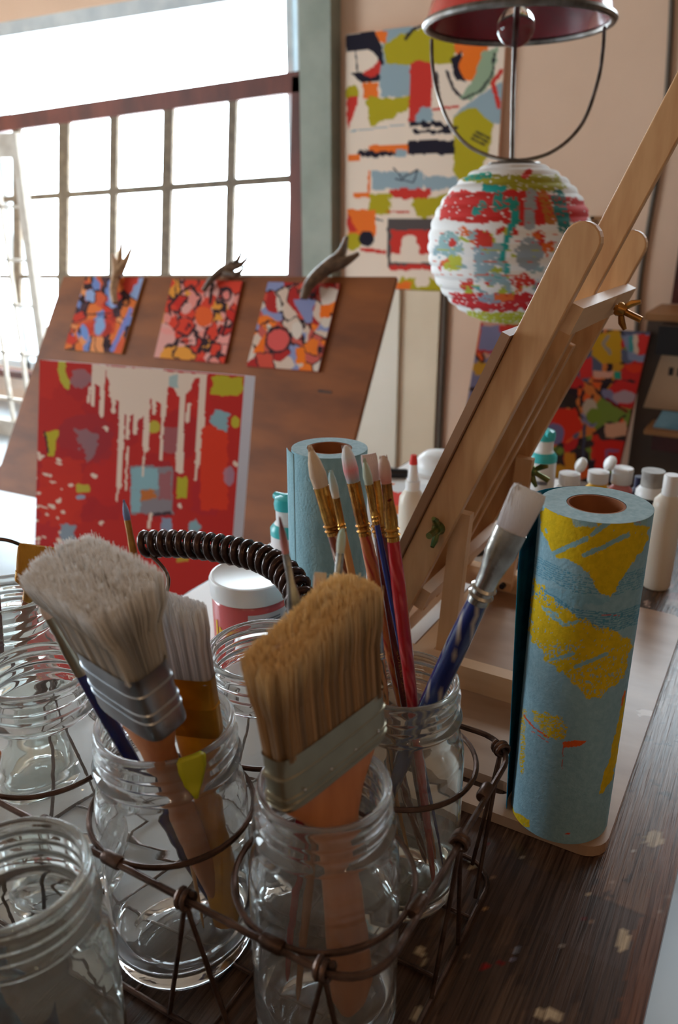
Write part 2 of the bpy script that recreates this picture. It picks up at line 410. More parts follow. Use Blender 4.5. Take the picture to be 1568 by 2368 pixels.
def px(x, y): return Pt(x, y, ts)
def wbar(mb, p, q, wd, th=3.): mb.bar(px(*p), px(*q), wd, th, hn) if False else mb.bar(px(*p), px(*q), wd, th, V(0, 1, 0)); return mb
sash = MB()
wbar(sash, (-120, 304), (722, 186), 8.5, 4)
wbar(sash, (701, 178), (690, 560), 9.5, 4); wbar(sash, (690, 560), (678, 900), 9.5, 4)
sash.build('sash_frame', M['redframe'], win)
mu = MB()
for (a, b, c, d, wd) in ((40,282,42,700,6), (150,276,146,690,8), (266,258,260,690,5.5), (392,238,382,690,6.5), (541,218,528,690,5)):
    wbar(mu, (a, b), (c, d), wd, 2.2)
wbar(mu, (0, 462), (690, 412), 3.4, 2); wbar(mu, (0, 640), (690, 640), 2.6, 2)
mu.build('muntins', M['muntin'], win)
MB().prism([px(-120, 300), px(704, 184), px(690, 560), px(676, 900), px(-120, 900)], V(0, .3, 0)).build('sash_pane', M['pane'], win)
MB().box((WS0 - 3, T - 8, WZ0 - 5), (xb, T + 3, WZ0 - .5)).build('window_sill', M['redframe'], win)
# clerestory and side window (outside the view; their light is in it)
for nm, lo, hi in (('window_2', (-80, T + 4, 140), (120, T + 9, 196)), ('window_3', (-594, -170, -20), (-589, 90, 150))):
    wn = struct(empt(nm, lo)); f2 = MB()
    x0, y0, z0 = lo; x1, y1, z1 = hi
    if nm != 'window_3':
        for q in np.linspace(x0, x1 - 4, 5): f2.box((q, y0, z0), (q + 4, y1, z1))
        f2.box((x0, y0, z0), (x1, y1, z0 + 4)); f2.box((x0, y0, z1 - 4), (x1, y1, z1))
        MB().box((x0, y0 + 2, z0), (x1, y0 + 2.4, z1)).build('pane', M['pane'], wn)
    else:
        for q in np.linspace(y0, y1 - 4, 4): f2.box((x0, q, z0), (x1, q + 4, z1))
        for q in np.linspace(z0, z1 - 4, 4): f2.box((x0, y0, q), (x1, y1, q + 4))
        MB().box((x0 + 2, y0, z0), (x0 + 2.4, y1, z1)).build('pane', M['pane'], wn)
    f2.build('window_frame', M['whitewood'], wn)

# white paned door leaning beside the window
td = 291.
def pd_(x, y): return Pt(x, y, td)
dr = thing('paned_door', 'old white paned door standing at the left edge before the window', 'door', (Pt(60, 1000, td)[0], td, -75))
db = MB()
ztop = float(pd_(60, 305)[2]); xr = float(pd_(84, 620)[0]); xl = xr - 72
db.box((xr - 5, td - 2, -75), (xr, td + 2, ztop)); db.box((xl, td - 2, -75), (xl + 5, td + 2, ztop))
db.box((xl + 5, td - 2, ztop - 11), (xr - 5, td + 2, ztop)); db.box((xl + 5, td - 2, -75), (xr - 5, td + 2, -66))
db.build('door_frame', M['whitewood'], dr)
db = MB()
for k in range(1, 4): q = xr - 5 - k * 15.5; db.box((q - .9, td - 1, -66), (q + .9, td + 1, ztop - 11))
for y in (478, 602, 706, 818, 925): z = float(pd_(40, y)[2]); db.box((xl + 5, td - 1, z - .7), (xr - 5, td + 1, z + .7))
db.build('glazing_bars', M['whitewood'], dr)
MB().box((xl + 5, td - .2, -66), (xr - 5, td + .2, ztop - 11)).build('glass_pane', M['pane'], dr)

# pale panels and a cable against the far wall
z1_ = float(Pt(915, 668, T - 4)[2]) - 12.3
a0 = float(Pt(852, 900, T)[0]); a1 = float(Pt(928, 900, T)[0]); a2 = float(Pt(1014, 900, T)[0])
o = MB().box((a0 - 6, T - 5, -75), (a1, T - .3, z1_ + 12)).build('panel', M['palecream']); tag(o, 'whitish panel against the wall under the big abstract painting', 'panel')
o = MB().box((a1 + .1, T - 3, -75), (a2, T - .3, z1_ + 12)).build('panel', M['cream']); tag(o, 'cream panel between the whitish panel and the dark wall cable', 'panel')
pts = spline([Pt(1032, 640, T - 1.2), Pt(1026, 800, T - 1.2), Pt(1018, 960, T - 1.2), Pt(1012, 1120, T - 1.2)])
tag(MB().tube(pts, 1.3, 8).build('cable', M['cable'], smooth=True), 'thick grey cable running down the wall left of the red canvas', 'cable')
pts = spline([Pt(1556, -60, T - 1), Pt(1548, 120, T - 1), Pt(1532, 330, T - 1), Pt(1500, 520, T - 1), Pt(1480, 650, T - 1), Pt(1472, 770, T - 1)])
tag(MB().tube(pts, .95, 8).build('power_cord', M['cable'], smooth=True), 'thin grey cord hanging down the tan wall at the right', 'cord')

# ---------------------------------------------------------------- wall painting
CRM, RED, OLV, GRB, BLK, ORG_, GGR = (238,218,198), (206,58,48), (180,164,34), (150,170,178), (38,34,46), (238,118,44), (150,170,140)
def p_wall(X, Y):
    p = Paint(X, Y, CRM).crop(760, 0, 1.94)
    p.rect(240, 120, 380, 300, GRB); p.poly([(200,140),(265,140),(255,195),(215,185)], ORG_)
    p.poly([(250,200),(330,150),(450,115),(560,150),(570,290),(440,290),(260,290)], OLV, amp=6)
    p.poly([(75,160),(205,135),(240,210),(248,300),(238,360),(150,372),(100,325),(170,325),(215,290),(200,235),(150,222),(78,235)], BLK, amp=2)
    p.ell(160, 275, 62, 52, CRM, amp=2); p.poly([(235,262),(232,330),(190,350),(150,330),(200,300)], RED, amp=3)
    p.line([(120,230),(130,320)], 6, BLK); p.line([(345,175),(375,135),(420,112)], 14, BLK)
    p.rect(230, 290, 365, 435, GRB, amp=6); p.rect(155, 370, 222, 442, ORG_)
    p.poly([(170,440),(360,430),(350,500),(260,540),(190,570)], OLV, amp=8); p.ell(105, 420, 30, 40, OLV); p.poly([(82,440),(130,430),(120,500),(85,580)], RED)
    p.poly([(365,290),(400,270),(465,285),(460,480),(400,560),(358,550)], RED, amp=4); p.ell(430, 520, 40, 34, GRB, amp=8)
    p.rect(480, 300, 570, 460, CRM); p.line([(485,330),(495,420)], 14, BLK, amp=4); p.line([(530,320),(560,400),(600,440)], 12, BLK)
    p.poly([(560,190),(720,200),(700,260),(570,240)], ORG_); p.poly([(545,260),(600,230),(620,370),(570,360)], BLK)
    p.ell(650, 290, 62, 76, (240,118,34), .3); p.poly([(690,230),(760,210),(740,370),(640,450),(585,440),(650,360)], GGR, amp=4)
    p.line([(745,240),(735,330),(680,410),(600,445)], 9, BLK)
    p.poly([(640,450),(790,360),(790,560),(560,520)], GRB); p.line([(775,320),(735,370),(765,480)], 20, RED)
    p.poly([(560,520),(650,480),(740,560),(730,650),(690,760),(600,840),(560,760)], OLV, amp=5)
    for a in (0, 1, 2): p.line([(640+12*a,600+-14*a+20),(700+12*a,650-14*a)], 9, BLK, amp=1)
    p.line([(470,490),(580,478)], 12, RED); p.line([(370,555),(480,560),(570,575)], 22, BLK, amp=7)
    p.line([(385,590),(540,590)], 16, BLK, amp=6); p.line([(100,590),(340,560)], 5, GRB)
    p.rect(180, 650, 360, 690, ORG_); p.rect(355, 630, 562, 692, BLK); p.rect(85, 690, 140, 722, ORG_)
    p.line([(140,680),(200,695),(300,690)], 24, BLK, amp=8); p.rect(300, 670, 350, 700, GRB)
    p.rect(190, 768, 420, 850, GRB, amp=6); p.line([(290,750),(330,800),(400,760),(380,820),(300,800)], 6, BLK)
    p.rect(430, 790, 580, 850, GRB, amp=8); p.rect(270, 850, 450, 895, RED, amp=10); p.rect(110, 868, 190, 888, ORG_)
    p.line([(185,770),(180,860)], 10, ORG_); p.rect(190, 870, 280, 960, OLV, amp=10); p.poly([(370,900),(560,870),(560,960),(400,970)], OLV, amp=8)
    p.line([(170,950),(190,975),(240,990)], 8, BLK); p.line([(260,950),(360,950)], 7, RED)
    p.rect(85, 938, 212, 1062, ORG_, amp=5); p.poly([(85,960),(130,1040),(85,1040)], RED); p.ell(110, 1085, 38, 40, OLV); p.ell(170, 1072, 36, 34, BLK, amp=2)
    p.rect(262, 980, 470, 1200, BLK, amp=2, a=.9); p.rect(278, 1030, 480, 1150, RED, amp=5); p.ell(365, 1120, 40, 60, CRM, amp=8); p.rect(276, 1140, 480, 1180, CRM)
    p.rect(278, 1188, 480, 1212, RED, amp=6); p.line([(150,1120),(250,1130)], 18, RED)
    p.poly([(320,1240),(600,1250),(780,1240),(780,1330),(300,1330)], OLV, amp=8); p.ell(420, 1262, 30, 24, CRM, amp=8); p.rect(300, 1262, 370, 1300, ORG_, amp=8)
    return p.C
TLw, TRw, BLw = Pt(800, 80, T - 4), Pt(1167, 34, T - 4), Pt(806, 652, T - 4)
zt = (TLw[2] + TRw[2]) / 2; zb = float(Pt(915, 668, T - 4)[2])
o = canvas('abstract_painting', M['paint'], V(TLw[0], T - 4, zt), V(TRw[0] + 1, T - 4, zt), V(TLw[0], T - 4, zb), 150, 230, 3.6, p_wall, (226,184,160))
tag(o, 'large unframed abstract painting in olive, red and black on the far wall', 'painting')

# ---------------------------------------------------------------- brown drawing board, its small paintings and antler hooks
u = V(-1, 0, 0); th = math.radians(60.5); v_ = V(0, -math.cos(th), -math.sin(th)); bn = unit(np.cross(u, v_)); bn = bn if np.dot(bn, CAM - V(0, 235, 0)) > 0 else -bn
TR0 = Pt(916, 640, 232)
B = lambda x, y, o=0.: Ppl(x, y, TR0 + bn * o, bn)
bd = thing('drawing_table', 'tilted brown plywood drawing table in front of the window', 'drawing table', (B(500, 900)[0], B(500, 900)[1], -75))
bt = [B(147, 640), B(916, 640), B(820, 1010), B(752, 1290), B(-60, 1122), B(2, 1075)]
MB().prism(bt, -bn * 1.8).build('table_top', M['ply'], bd)
lg = MB()
for q in (B(250, 900, -1.8), B(760, 900, -1.8)):
    lg.bar(q, V(q[0], q[1], -75), 5, 5)
lg.bar(V(B(250, 900)[0], B(250, 900, -1.8)[1], -60), V(B(760, 900)[0], B(760, 900, -1.8)[1], -60), 5, 5)
lg.build('table_stand', M['tablewood'], bd)
def small(pal, seed, cols_n, r, line, nl, extra=None):
    def f(X, Y):
        p = Paint(X, Y, pal[0]); p.cells(pal, int(cols_n * 1.3), line, 3.6, seed, 9, 16, nl); blobs(p, X.min(), Y.min(), X.max(), Y.max(), pal, 10, r * .55, line, nl * .5, 4, seed)
        if extra: extra(p)
        return p.C
    return f
REDP = (214,66,46)
sp = [((198,640),(332,642),(148,808),(208,106,54),(284,816),'small abstract panel in blue, orange and red clipped leftmost on the board', [(214,96,62),(118,140,196),(232,150,96),(206,66,50),(150,170,210),(226,120,60),(86,60,66)], 11, 60, 17, .5),
      ((398,646),(560,650),(356,826),None,(500,842),'small abstract panel in pinks and red clipped in the middle of the board', [REDP,(226,140,128),(230,150,140),(200,48,38),(222,160,150),(226,150,60),REDP], 23, 46, 24, .7),
      ((620,652),(786,655),(570,846),None,(752,856),'small abstract panel with lavender and orange patches clipped rightmost on the board', [(206,80,62),(140,146,184),(216,200,184),(236,120,40),(176,44,40),(200,92,80),(216,190,170)], 37, 48, 24, .55)]
def ex3(p):
    p.crop(560, 620, 6.03); p.poly([(710,440),(1010,430),(970,760),(880,770)], (136,140,178)); p.rect(1080, 515, 1230, 690, (240,112,30)); p.poly([(1080,260),(1360,300),(1350,440),(1200,510),(1100,500)], (222,204,190))
    p.ell(500, 1000, 190, 190, (60,40,44)); p.ell(500, 1000, 150, 150, (218,90,84)); p.rect(760, 1110, 880, 1330, (240,120,30)); p.poly([(330,910),(310,1180),(150,1180)], (240,112,30)); p.ell(770, 860, 80, 120, (222,206,190))
def ex1(p):
    p.crop(130, 620, 3.484); p.ell(350, 470, 48, 80, (130,160,206), .2); p.poly([(230,440),(480,390),(470,530),(300,560)], (206,66,46), a=.7); p.line([(220,370),(400,370),(510,350)], 10, (60,44,50)); p.ell(230, 520, 30, 70, (120,150,206), -.3); p.ell(350, 470, 40, 70, (140,170,210), .2)
    p.line([(600,330),(500,560),(450,660)], 34, (128,134,196)); p.line([(450,180),(450,300)], 50, (150,170,210))
def ex2(p):
    p.crop(130, 620, 3.484); p.ell(1190, 390, 70, 80, (226,96,44)); p.line([(920,370),(910,300),(1000,200),(1090,140),(1140,220)], 22, (54,38,40)); p.line([(1260,130),(1240,280)], 24, (50,40,40)); p.line([(1380,400),(1340,540)], 20, (50,36,40)); p.line([(1220,480),(1150,680)], 22, (60,34,40))
    p.line([(980,520),(1060,550),(1120,470)], 20, (60,36,44)); p.ell(1370, 210, 50, 60, (60,40,44)); p.ell(1370, 215, 28, 38, (226,130,120)); p.line([(1180,600),(1320,610)], 14, (50,36,40))
for i, (tl, tr, bl, _, br, lab, pal, sd, n, r, nl) in enumerate(sp):
    P0, P1, P2 = B(*tl, .9), B(*tr, .9), B(*bl, .9)
    o = canvas('small_painting', M['paint'], P0, P1, P2, 110, 120, .85, small(pal, sd, n, r, (58,40,44), nl, (ex1, ex2, ex3)[i]), (190,140,84) if i == 0 else (160,60,50))
    tag(o, lab, 'painting', 'small panels on the drawing board')
def antler(main, tines, dep, m, label, r0):
    a = Pd(*main[0], dep[0])
    root = thing('antler_clip', label, 'clip', B(*main[-1], 1.0), 'antler clips over the board edge')
    k = len(main); pts = [B(*q, dep[i]) for i, q in enumerate(main)]
    sp_ = spline(pts); MB().tube(sp_, list(np.linspace(r0 * .55, r0, len(sp_))), 10).build('stem', m, root, smooth=True)
    for tn in tines:
        tp = spline([B(*q, dep[0] + 0) for q in tn])
        MB().tube(tp, list(np.linspace(r0 * .95, r0 * .25, len(tp))), 10).build('tine', m, root, smooth=True)
antler([(266,700),(262,672),(268,640),(274,620)], [[(270,640),(277,600),(281,556)], [(274,632),(290,604),(306,570)], [(272,628),(266,606),(262,588)]], [3.3,3.4,2.8,2.4], M['paleantler'], 'pale forked antler clip over the board edge at the left panel', 2.0)
antler([(470,672),(486,650),(510,628),(540,612)], [[(516,626),(545,608),(562,576)], [(530,620),(556,612),(578,590)], [(520,630),(548,634),(566,616)]], [2.2,3,2.8,2.4], M['antler'], 'brown forked antler clip over the board edge at the middle panel', 1.6)
antler([(702,690),(712,664),(738,634),(776,606)], [[(770,610),(790,585),(802,548)], [(774,612),(800,604),(830,586)]], [2.9,3.8,3.4,2.8], M['antler'], 'dark thick antler clip over the board edge at the right panel', 2.6)

# ---------------------------------------------------------------- big red painting leaning on the drawing table
RB, RD = (190,42,34), (172,34,34)
def p_red(X, Y):
    p = Paint(X, Y, RB).crop(0, 540, 2.529)
    rd = random.Random(4)
    for i in range(26): p.ell(rd.uniform(200,1400), rd.uniform(750,2300), rd.uniform(60,170), rd.uniform(50,160), rd.choice([(174,36,38),(204,48,34),(196,40,34),(182,40,44),(160,44,50)]), amp=14, sc_=20, a=.7)
    p.rect(1170, 1120, 1330, 1620, (220,58,30), amp=5); p.rect(230, 1320, 480, 1700, (208,52,32), a=.7, amp=12)
    G = (140,130,134)
    p.poly([(340,745),(390,745),(385,800),(410,880),(400,920),(370,900),(345,830)], (190,176,60)); p.ell(470, 850, 60, 56, G, a=.6, amp=8)
    p.rect(1235, 835, 1420, 945, (186,170,40), amp=8); p.poly([(1250,1035),(1345,1045),(1335,1170),(1270,1140),(1230,1100)], (140,172,178), amp=8); p.ell(1375, 1105, 26, 36, (190,172,50))
    p.poly([(258,1160),(345,1150),(310,1300),(285,1300)], (190,170,40)); p.line([(262,1160),(280,1280)], 10, BLK)
    p.poly([(430,1130),(560,1160),(580,1260),(500,1330),(450,1200)], G, a=.6, amp=12); p.ell(900, 1130, 34, 36, (190,170,60)); p.rect(960, 1130, 1060, 1280, G, a=.4)
    p.rect(765, 1360, 1010, 1640, (142,130,134), amp=5); p.rect(765, 1370, 925, 1500, (142,178,184), amp=4); p.rect(765, 1500, 820, 1630, (142,176,182), amp=4); p.rect(825, 1500, 905, 1560, (196,110,50), amp=8); p.rect(930, 1400, 1000, 1560, (176,70,70), a=.6, amp=8)
    p.rect(1035, 1425, 1095, 1550, (184,170,44)); p.rect(450, 1465, 525, 1515, (190,170,60), amp=6); p.rect(890, 1630, 1000, 1650, (70,50,56)); p.rect(940, 1660, 1005, 1740, (140,150,170), amp=6)
    p.poly([(350,1700),(430,1720),(450,1830),(360,1800)], (140,150,160), amp=10); p.poly([(1100,1700),(1150,1660),(1170,1740),(1090,1760)], (140,170,176), amp=10); p.ell(1340, 1420, 30, 60, (150,150,170), a=.6)
    p.ell(470, 1540, 26, 14, (150,160,180)); p.rect(1030, 1880, 1110, 1930, (190,150,50), amp=10); p.ell(640, 2050, 90, 90, (180,100,100), a=.5, amp=10)
    W = (232,206,186)
    p.poly([(535,765),(1215,825),(1200,900),(1180,850),(1130,845),(1120,900),(1080,940),(1040,950),(1020,900),(960,900),(940,1000),(880,960),(850,1060),(820,1080),(780,1060),(740,1080),(700,980),(660,960),(640,880),(620,800),(590,900),(560,880)], W, amp=4)
    p.rect(640, 790, 960, 960, W, amp=5); p.rect(990, 830, 1040, 900, (150,180,180), a=.8)
    for x, y0, y1, w_ in ((545,780,1000,22),(520,900,985,14),(598,780,1062,26),(665,900,1045,22),(712,850,1250,34),(700,1200,1480,30),(686,1480,1565,12),(748,1000,1195,22),(795,950,1165,26),(740,1250,1500,12),(858,850,1260,34),(838,1270,1420,12),(905,850,1050,24),(960,850,1060,36),(945,1060,1320,18),(1060,900,1390,32),(1040,1200,1385,20),(1100,1000,1095,22),(1180,850,1120,40),(1160,1100,1340,30),(1148,1340,1440,16),(875,1640,1720,18),(540,850,990,12)):
        p.line([(x + 8, y0), (x, (y0 + y1) / 2), (x - 4, y1)], w_, W, amp=2)
    for i in range(34):
        y = rd.uniform(1280, 2100); x = 215 + rd.random() ** 2 * 150; p.ell(x, y, rd.uniform(6, 24), rd.uniform(4, 12), W, .3, amp=5)
    for x, y in ((345,1325),(240,1300),(340,1570),(590,1690),(620,1140),(1050,1590),(1375,1350),(365,1630),(300,1600),(550,1420),(410,1470)): p.ell(x, y, 16, 14, W, .4, amp=7)
    return p.C
n_r = unit(V(.05, -1, .2)); p0 = Pd(330, 850, 196)
Rr = lambda x, y: Ppl(x, y, p0, n_r)
TLr, TRr, BLr = Rr(92, 832), Rr(566, 869), Rr(81, 1252)
dn = unit(BLr - TLr); L_ = (TLr[2] + 74.5) / -dn[2]
o = canvas('red_painting', M['paint'], TLr, TRr, TLr + dn * L_, 200, 420, 4.5, p_red, (232,226,232))
tag(o, 'big red abstract canvas with cream drips leaning on the brown drawing board', 'painting')

# ---------------------------------------------------------------- bold canvas, cabinet and papers at the right
def p_bold(X, Y):
    p = Paint(X, Y, (186,60,44))
    cols = [(206,52,38),(196,140,40),(128,124,156),(210,160,140),(60,50,50),(226,96,44),(120,140,60),(196,46,44),(90,96,120),(210,120,60)]
    p.cells(cols, 120, (48,36,42), 6, 5, 16, 40, .45); blobs(p, X.min(), Y.min(), X.max(), Y.max(), cols, 40, 20, (48,36,42), .4, 6, 5)
    p.crop(900, 480, 2.347)
    p.poly([(500,640),(690,640),(650,760),(560,800),(480,770)], (134,134,170)); p.rect(600, 640, 700, 680, (206,60,50)); p.line([(480,780),(640,790)], 16, (190,50,50)); p.rect(460, 840, 540, 900, (200,150,50), amp=8)
    p.poly([(1110,690),(1260,670),(1260,840),(1160,850),(1100,800)], (196,150,34)); p.line([(1190,700),(1160,740),(1200,790)], 18, (150,140,130))
    p.poly([(1265,690),(1420,690),(1390,840),(1300,830)], (130,140,170)); p.rect(1345, 690, 1415, 800, (212,54,50)); p.rect(1325, 690, 1352, 790, (214,190,170)); p.rect(1300, 700, 1325, 780, (70,150,150))
    p.poly([(1030,830),(1100,810),(1110,920),(1030,930)], (206,52,50)); p.rect(1110, 890, 1220, 925, (216,160,140)); p.rect(1220, 890, 1260, 935, (40,150,130)); p.line([(1110,940),(1330,945)], 14, (50,44,50)); p.ell(1330, 870, 50, 28, (216,60,34))
    p.ell(1270, 980, 70, 40, (200,46,44)); p.ell(1280, 1030, 66, 34, (176,150,160)); p.line([(1180,1040),(1290,1110)], 16, (120,30,34)); p.ell(1090, 1090, 40, 50, (190,170,150)); p.poly([(940,1000),(1000,1020),(1060,1150),(930,1060)], (54,44,40))
    p.poly([(900,1090),(1010,1090),(1060,1190),(950,1280),(860,1200)], (214,52,32)); p.ell(1110, 1130, 40, 40, (120,140,50)); p.poly([(1170,1170),(1290,1160),(1290,1240),(1170,1250)], (214,160,130)); p.rect(1115, 1265, 1300, 1420, (206,42,34)); p.line([(1180,1390),(1180,1320),(1240,1320)], 18, (140,90,130))
    p.ell(900, 1230, 50, 60, (120,110,150)); p.rect(950, 1330, 1010, 1420, (200,130,40)); p.line([(1060,1180),(1050,1420)], 16, (70,70,90))
    return p.C
tb = 300.
TLb, BRb = Pt(1115, 742, tb), Pt(1470, 1085, tb)
n_b = unit(V(0, -1, .12)); pb = Pt(1300, 900, tb); Bb = lambda x, y: Ppl(x, y, pb, n_b)
a_, b_, c_ = Bb(1112, 744), Bb(1504, 768), Bb(1080, 930)
dn = unit(c_ - a_); L_ = (a_[2] + 74.6) / -dn[2]
o = canvas('bold_painting', M['paint'], a_, b_, a_ + dn * L_, 200, 240, 3, p_bold, (150,60,50))
tag(o, 'colourful canvas of red, mustard and black shapes standing behind the easel', 'painting')
cb = thing('grey_cabinet', 'dark grey-brown cabinet at the right edge holding papers', 'cabinet', (Pt(1540, 1000, 318)[0], 318, -75))
x0 = float(Pt(1492, 780, 306)[0]); zc = float(Pt(1530, 742, 306)[2])
MB().box((x0, 306, -75), (x0 + 90, 340, zc)).build('cabinet_body', M['greyc'], cb)
MB().box((x0 - 1, 305, zc), (x0 + 91, 341, zc + 2.5)).build('cabinet_top', M['tan'], cb)
xs, zs = float(Pt(1512, 1000, 290)[0]), float(Pt(1540, 996, 290)[2])
MB().box((xs, 288, zs - 7), (xs + 60, 306, zs - 1.4)).build('shelf_front', M['mahog'], cb)
MB().box((xs - 3, 287, zs - 1.4), (xs + 60, 306, zs)).build('shelf', M['tan'], cb)
o = MB().prism([Pt(1516, 978, 296) * V(1, 1, 0) + V(0, -4, zs + .05), Pt(1600, 970, 296) * V(1, 1, 0) + V(6, -4, zs + .05), Pt(1600, 940, 296) * V(1, 1, 0) + V(6, 4, zs + 4), Pt(1530, 940, 296) * V(1, 1, 0) + V(0, 4, zs + 4)], V(0, 0, .8)).build('blue_paper', M['lblue']); tag(o, 'pale blue paper lying on the small shelf at the right edge', 'paper')
zp0, zp1 = float(Pt(1530, 950, 303)[2]), float(Pt(1530, 815, 303)[2]); xp = float(Pt(1514, 880, 303)[0])
o = thing('beige_card', 'beige card with a row of dark marks pinned to the cabinet', 'card', (xp + 15, 303, zp0))
MB().prism([V(xp - 3, 305.4, zp0), V(xp + 40, 305.4, zp0), V(xp + 40, 305.4, zp1), V(xp + 1, 305.4, zp1)], V(0, .6, 0)).build('card', M['sheetmusic'], o)
mk = MB()
for i in range(12): q = xp + 4 + i * 2.9; mk.box((q, 305.1, zp1 - 8.2), (q + 1.5, 305.4, zp1 - 5.4))
mk.build('printed_marks', M['black'], o)
zb0, zb1 = zp1 + .2, float(Pt(1530, 748, 303)[2])
o = MB().box((float(Pt(1526, 790, 303)[0]), 296, zb0), (xp + 60, 305.9, zb1)).build('black_case', M['black']); tag(o, 'black case mounted above the beige card at the right edge', 'case')
xm = float(Pt(1557, 680, 345)[0])
o = MB().box((xm, 342, zc + 2.6), (xm + 40, 349, 140)).build('wooden_upright', M['mahog']); tag(o, 'dark mahogany upright at the right edge above the cabinet', 'frame')
fx = [Pt(1366, 500, T - 3), Pt(1404, 500, T - 3), Pt(1404, 590, T - 3), Pt(1366, 590, T - 3)]
pf = thing('picture_frame', 'small olive picture frame on the wall behind the lantern and easel', 'picture frame', (fx[0] + fx[2]) / 2)
fb = MB(); X0, X1 = fx[0][0], fx[1][0]; Z1, Z0 = fx[0][2], fx[2][2]
for lo, hi in (((X0, T-3, Z0), (X0+1.4, T-.2, Z1)), ((X1-1.4, T-3, Z0), (X1, T-.2, Z1)), ((X0, T-3, Z1-1.4), (X1, T-.2, Z1)), ((X0, T-3, Z0), (X1, T-.2, Z0+1.4))): fb.box(lo, hi)
fb.build('frame', M['tan'], pf); MB().box((X0+1, T-1.5, Z0+1), (X1-1, T-1, Z1-1)).build('picture', M['sheetmusic'], pf)

# ---------------------------------------------------------------- pendant lamp and paper lantern
dl = 146.
lc = Pd(1198, 56, dl)
pl = thing('pendant_lamp', 'red enamel pendant lamp shade with a hanging wire hoop', 'lamp', lc)
Rs = 212 * dl / FPX
MB().lathe([(Rs, 0), (Rs * .93, 3.5), (Rs * .75, 8), (Rs * .45, 12), (2.2, 14), (2.0, 14), (Rs * .44, 11.6), (Rs * .74, 7.6), (Rs * .92, 3.1), (Rs - .4, 0)], lc, n=64).build('lamp_shade', M['maroon'], pl, smooth=True)
MB().lathe([(Rs + .1, .25), (Rs * .935 + .3, 3.6), (Rs * .75 + .3, 8.1), (Rs * .45 + .3, 12.1), (2.2, 14.3)], lc, n=64).build('outer_enamel', M['redenamel'], pl, smooth=True)
ringp = [lc + V(math.cos(a) * Rs, math.sin(a) * Rs, 0) for a in np.linspace(0, 2 * math.pi, 65)]
MB().tube(ringp, .7, 8).build('rolled_rim', M['galv'], pl, smooth=True)
bc = Pd(1193, 62, dl)
MB().sphere(bc, 3.5, 24).build('bulb', M['bulb'], pl, smooth=True)
MB().lathe([(1.4, 3.2), (1.4, 8.5), (2, 9), (2, 14.5)], lc, n=20, caps=(True, True)).build('bulb_socket', M['galv'], pl, smooth=True)
hoop = [(998,92),(1000,150),(1012,215),(1042,290),(1095,345),(1185,371),(1275,352),(1345,288),(1382,190),(1394,120),(1398,62)]
MB().tube(spline([Pd(x, y, dl) for x, y in hoop]), .35, 8).build('wire_hoop', M['galv'], pl, smooth=True)
MB().tube([bc + V(0, 0, 40), bc + V(0, 0, -2), Pd(1187, 200, dl), Pd(1184, 384, dl)], .42, 10).build('rod', M['galv'], pl, smooth=True)
MB().tube([lc + V(0, 0, 14), V(lc[0], lc[1], 204.9)], .4, 8).build('cord', M['black'], pl)
gc = Pd(1176, 565, dl); GR = 187 * dl / FPX * .985
def p_lan(X, Y):
    p = Paint(X, Y, (240,240,240)).crop(760, 0, 1.94)
    W = (240,240,240)
    p.poly([(620,790),(1020,780),(1080,850),(880,860),(600,810)], (160,156,40), amp=8, dry=.3); p.line([(620,800),(720,785)], 26, (40,160,140), dry=.35); p.line([(900,770),(880,790)], 30, RED)
    p.rect(690, 828, 800, 866, (30,164,160), amp=6)
    p.poly([(545,860),(900,850),(1160,900),(1170,985),(900,1010),(500,990),(520,900)], (206,44,40), amp=9, dry=.24, dir=(2, 10))
    p.line([(760,880),(750,930),(830,900),(840,990)], 40, (40,150,140), dry=.35); p.line([(660,950),(690,920)], 40, (40,150,140), dry=.4)
    p.line([(910,870),(900,1010)], 50, (160,170,180), dry=.3); p.line([(960,870),(1000,990)], 44, (190,120,50), dry=.4); p.line([(1030,880),(1060,1020)], 60, (50,130,130), dry=.35)
    p.line([(840,960),(800,1070),(770,1180)], 30, (30,164,160), dry=.25)
    rd = random.Random(9)
    for i in range(60):
        x = rd.gauss(760, 170); y = rd.uniform(1030, 1320); p.ell(x, y, rd.uniform(10, 42), rd.uniform(8, 30), rd.choice([(206,50,40),(206,60,46),(150,180,186),(150,180,190),(176,186,60),(60,170,170),(226,110,50)]), rd.uniform(0, 1), amp=9, sc_=9, dry=.3)
    p.ell(540, 1100, 50, 60, (150,186,190), amp=8, dry=.3); p.ell(900, 1140, 60, 70, (150,164,176), amp=8, dry=.25); p.ell(710, 1150, 60, 70, (150,176,190), amp=10, dry=.25); p.ell(560, 1180, 40, 40, (186,190,60), amp=8, dry=.3); p.poly([(660,1060),(740,1060),(730,1110),(670,1100)], (206,56,40)); p.ell(555, 1090, 16, 22, (206,50,40))
    for y in (1045, 1080, 1120, 1172, 1232, 1282): p.line([(470, y), (1180, y + 8)], 4, rd.choice([(206,60,40),(216,90,40),(180,186,60)]), dry=.5, dir=(1, 12))
    p.poly([(530,1310),(960,1320),(1160,1300),(1130,1380),(700,1400),(560,1360)], (200,40,46), amp=8, dry=.28); p.ell(730, 1340, 60, 22, (150,170,190), dry=.3); p.rect(740, 1320, 830, 1350, (226,110,50), dry=.3)
    p.poly([(620,1400),(1100,1400),(1000,1470),(640,1440)], (186,190,50), amp=8, dry=.3)
    return p.C
pln = thing('paper_lantern', 'round white paper lantern daubed with red and teal paint', 'lantern', gc)
nl_, nh = 200, 180; mb = MB(); th_ = np.linspace(.30, math.pi - .22, nh); ph = np.linspace(0, 2 * math.pi, nl_, endpoint=False)
rib = 1 + .022 * np.abs(np.sin(np.linspace(0, math.pi * 17, nh))) - .012
A, Bq = np.meshgrid(th_, ph, indexing='ij')
rr = (GR * np.repeat(rib[:, None], nl_, 1))
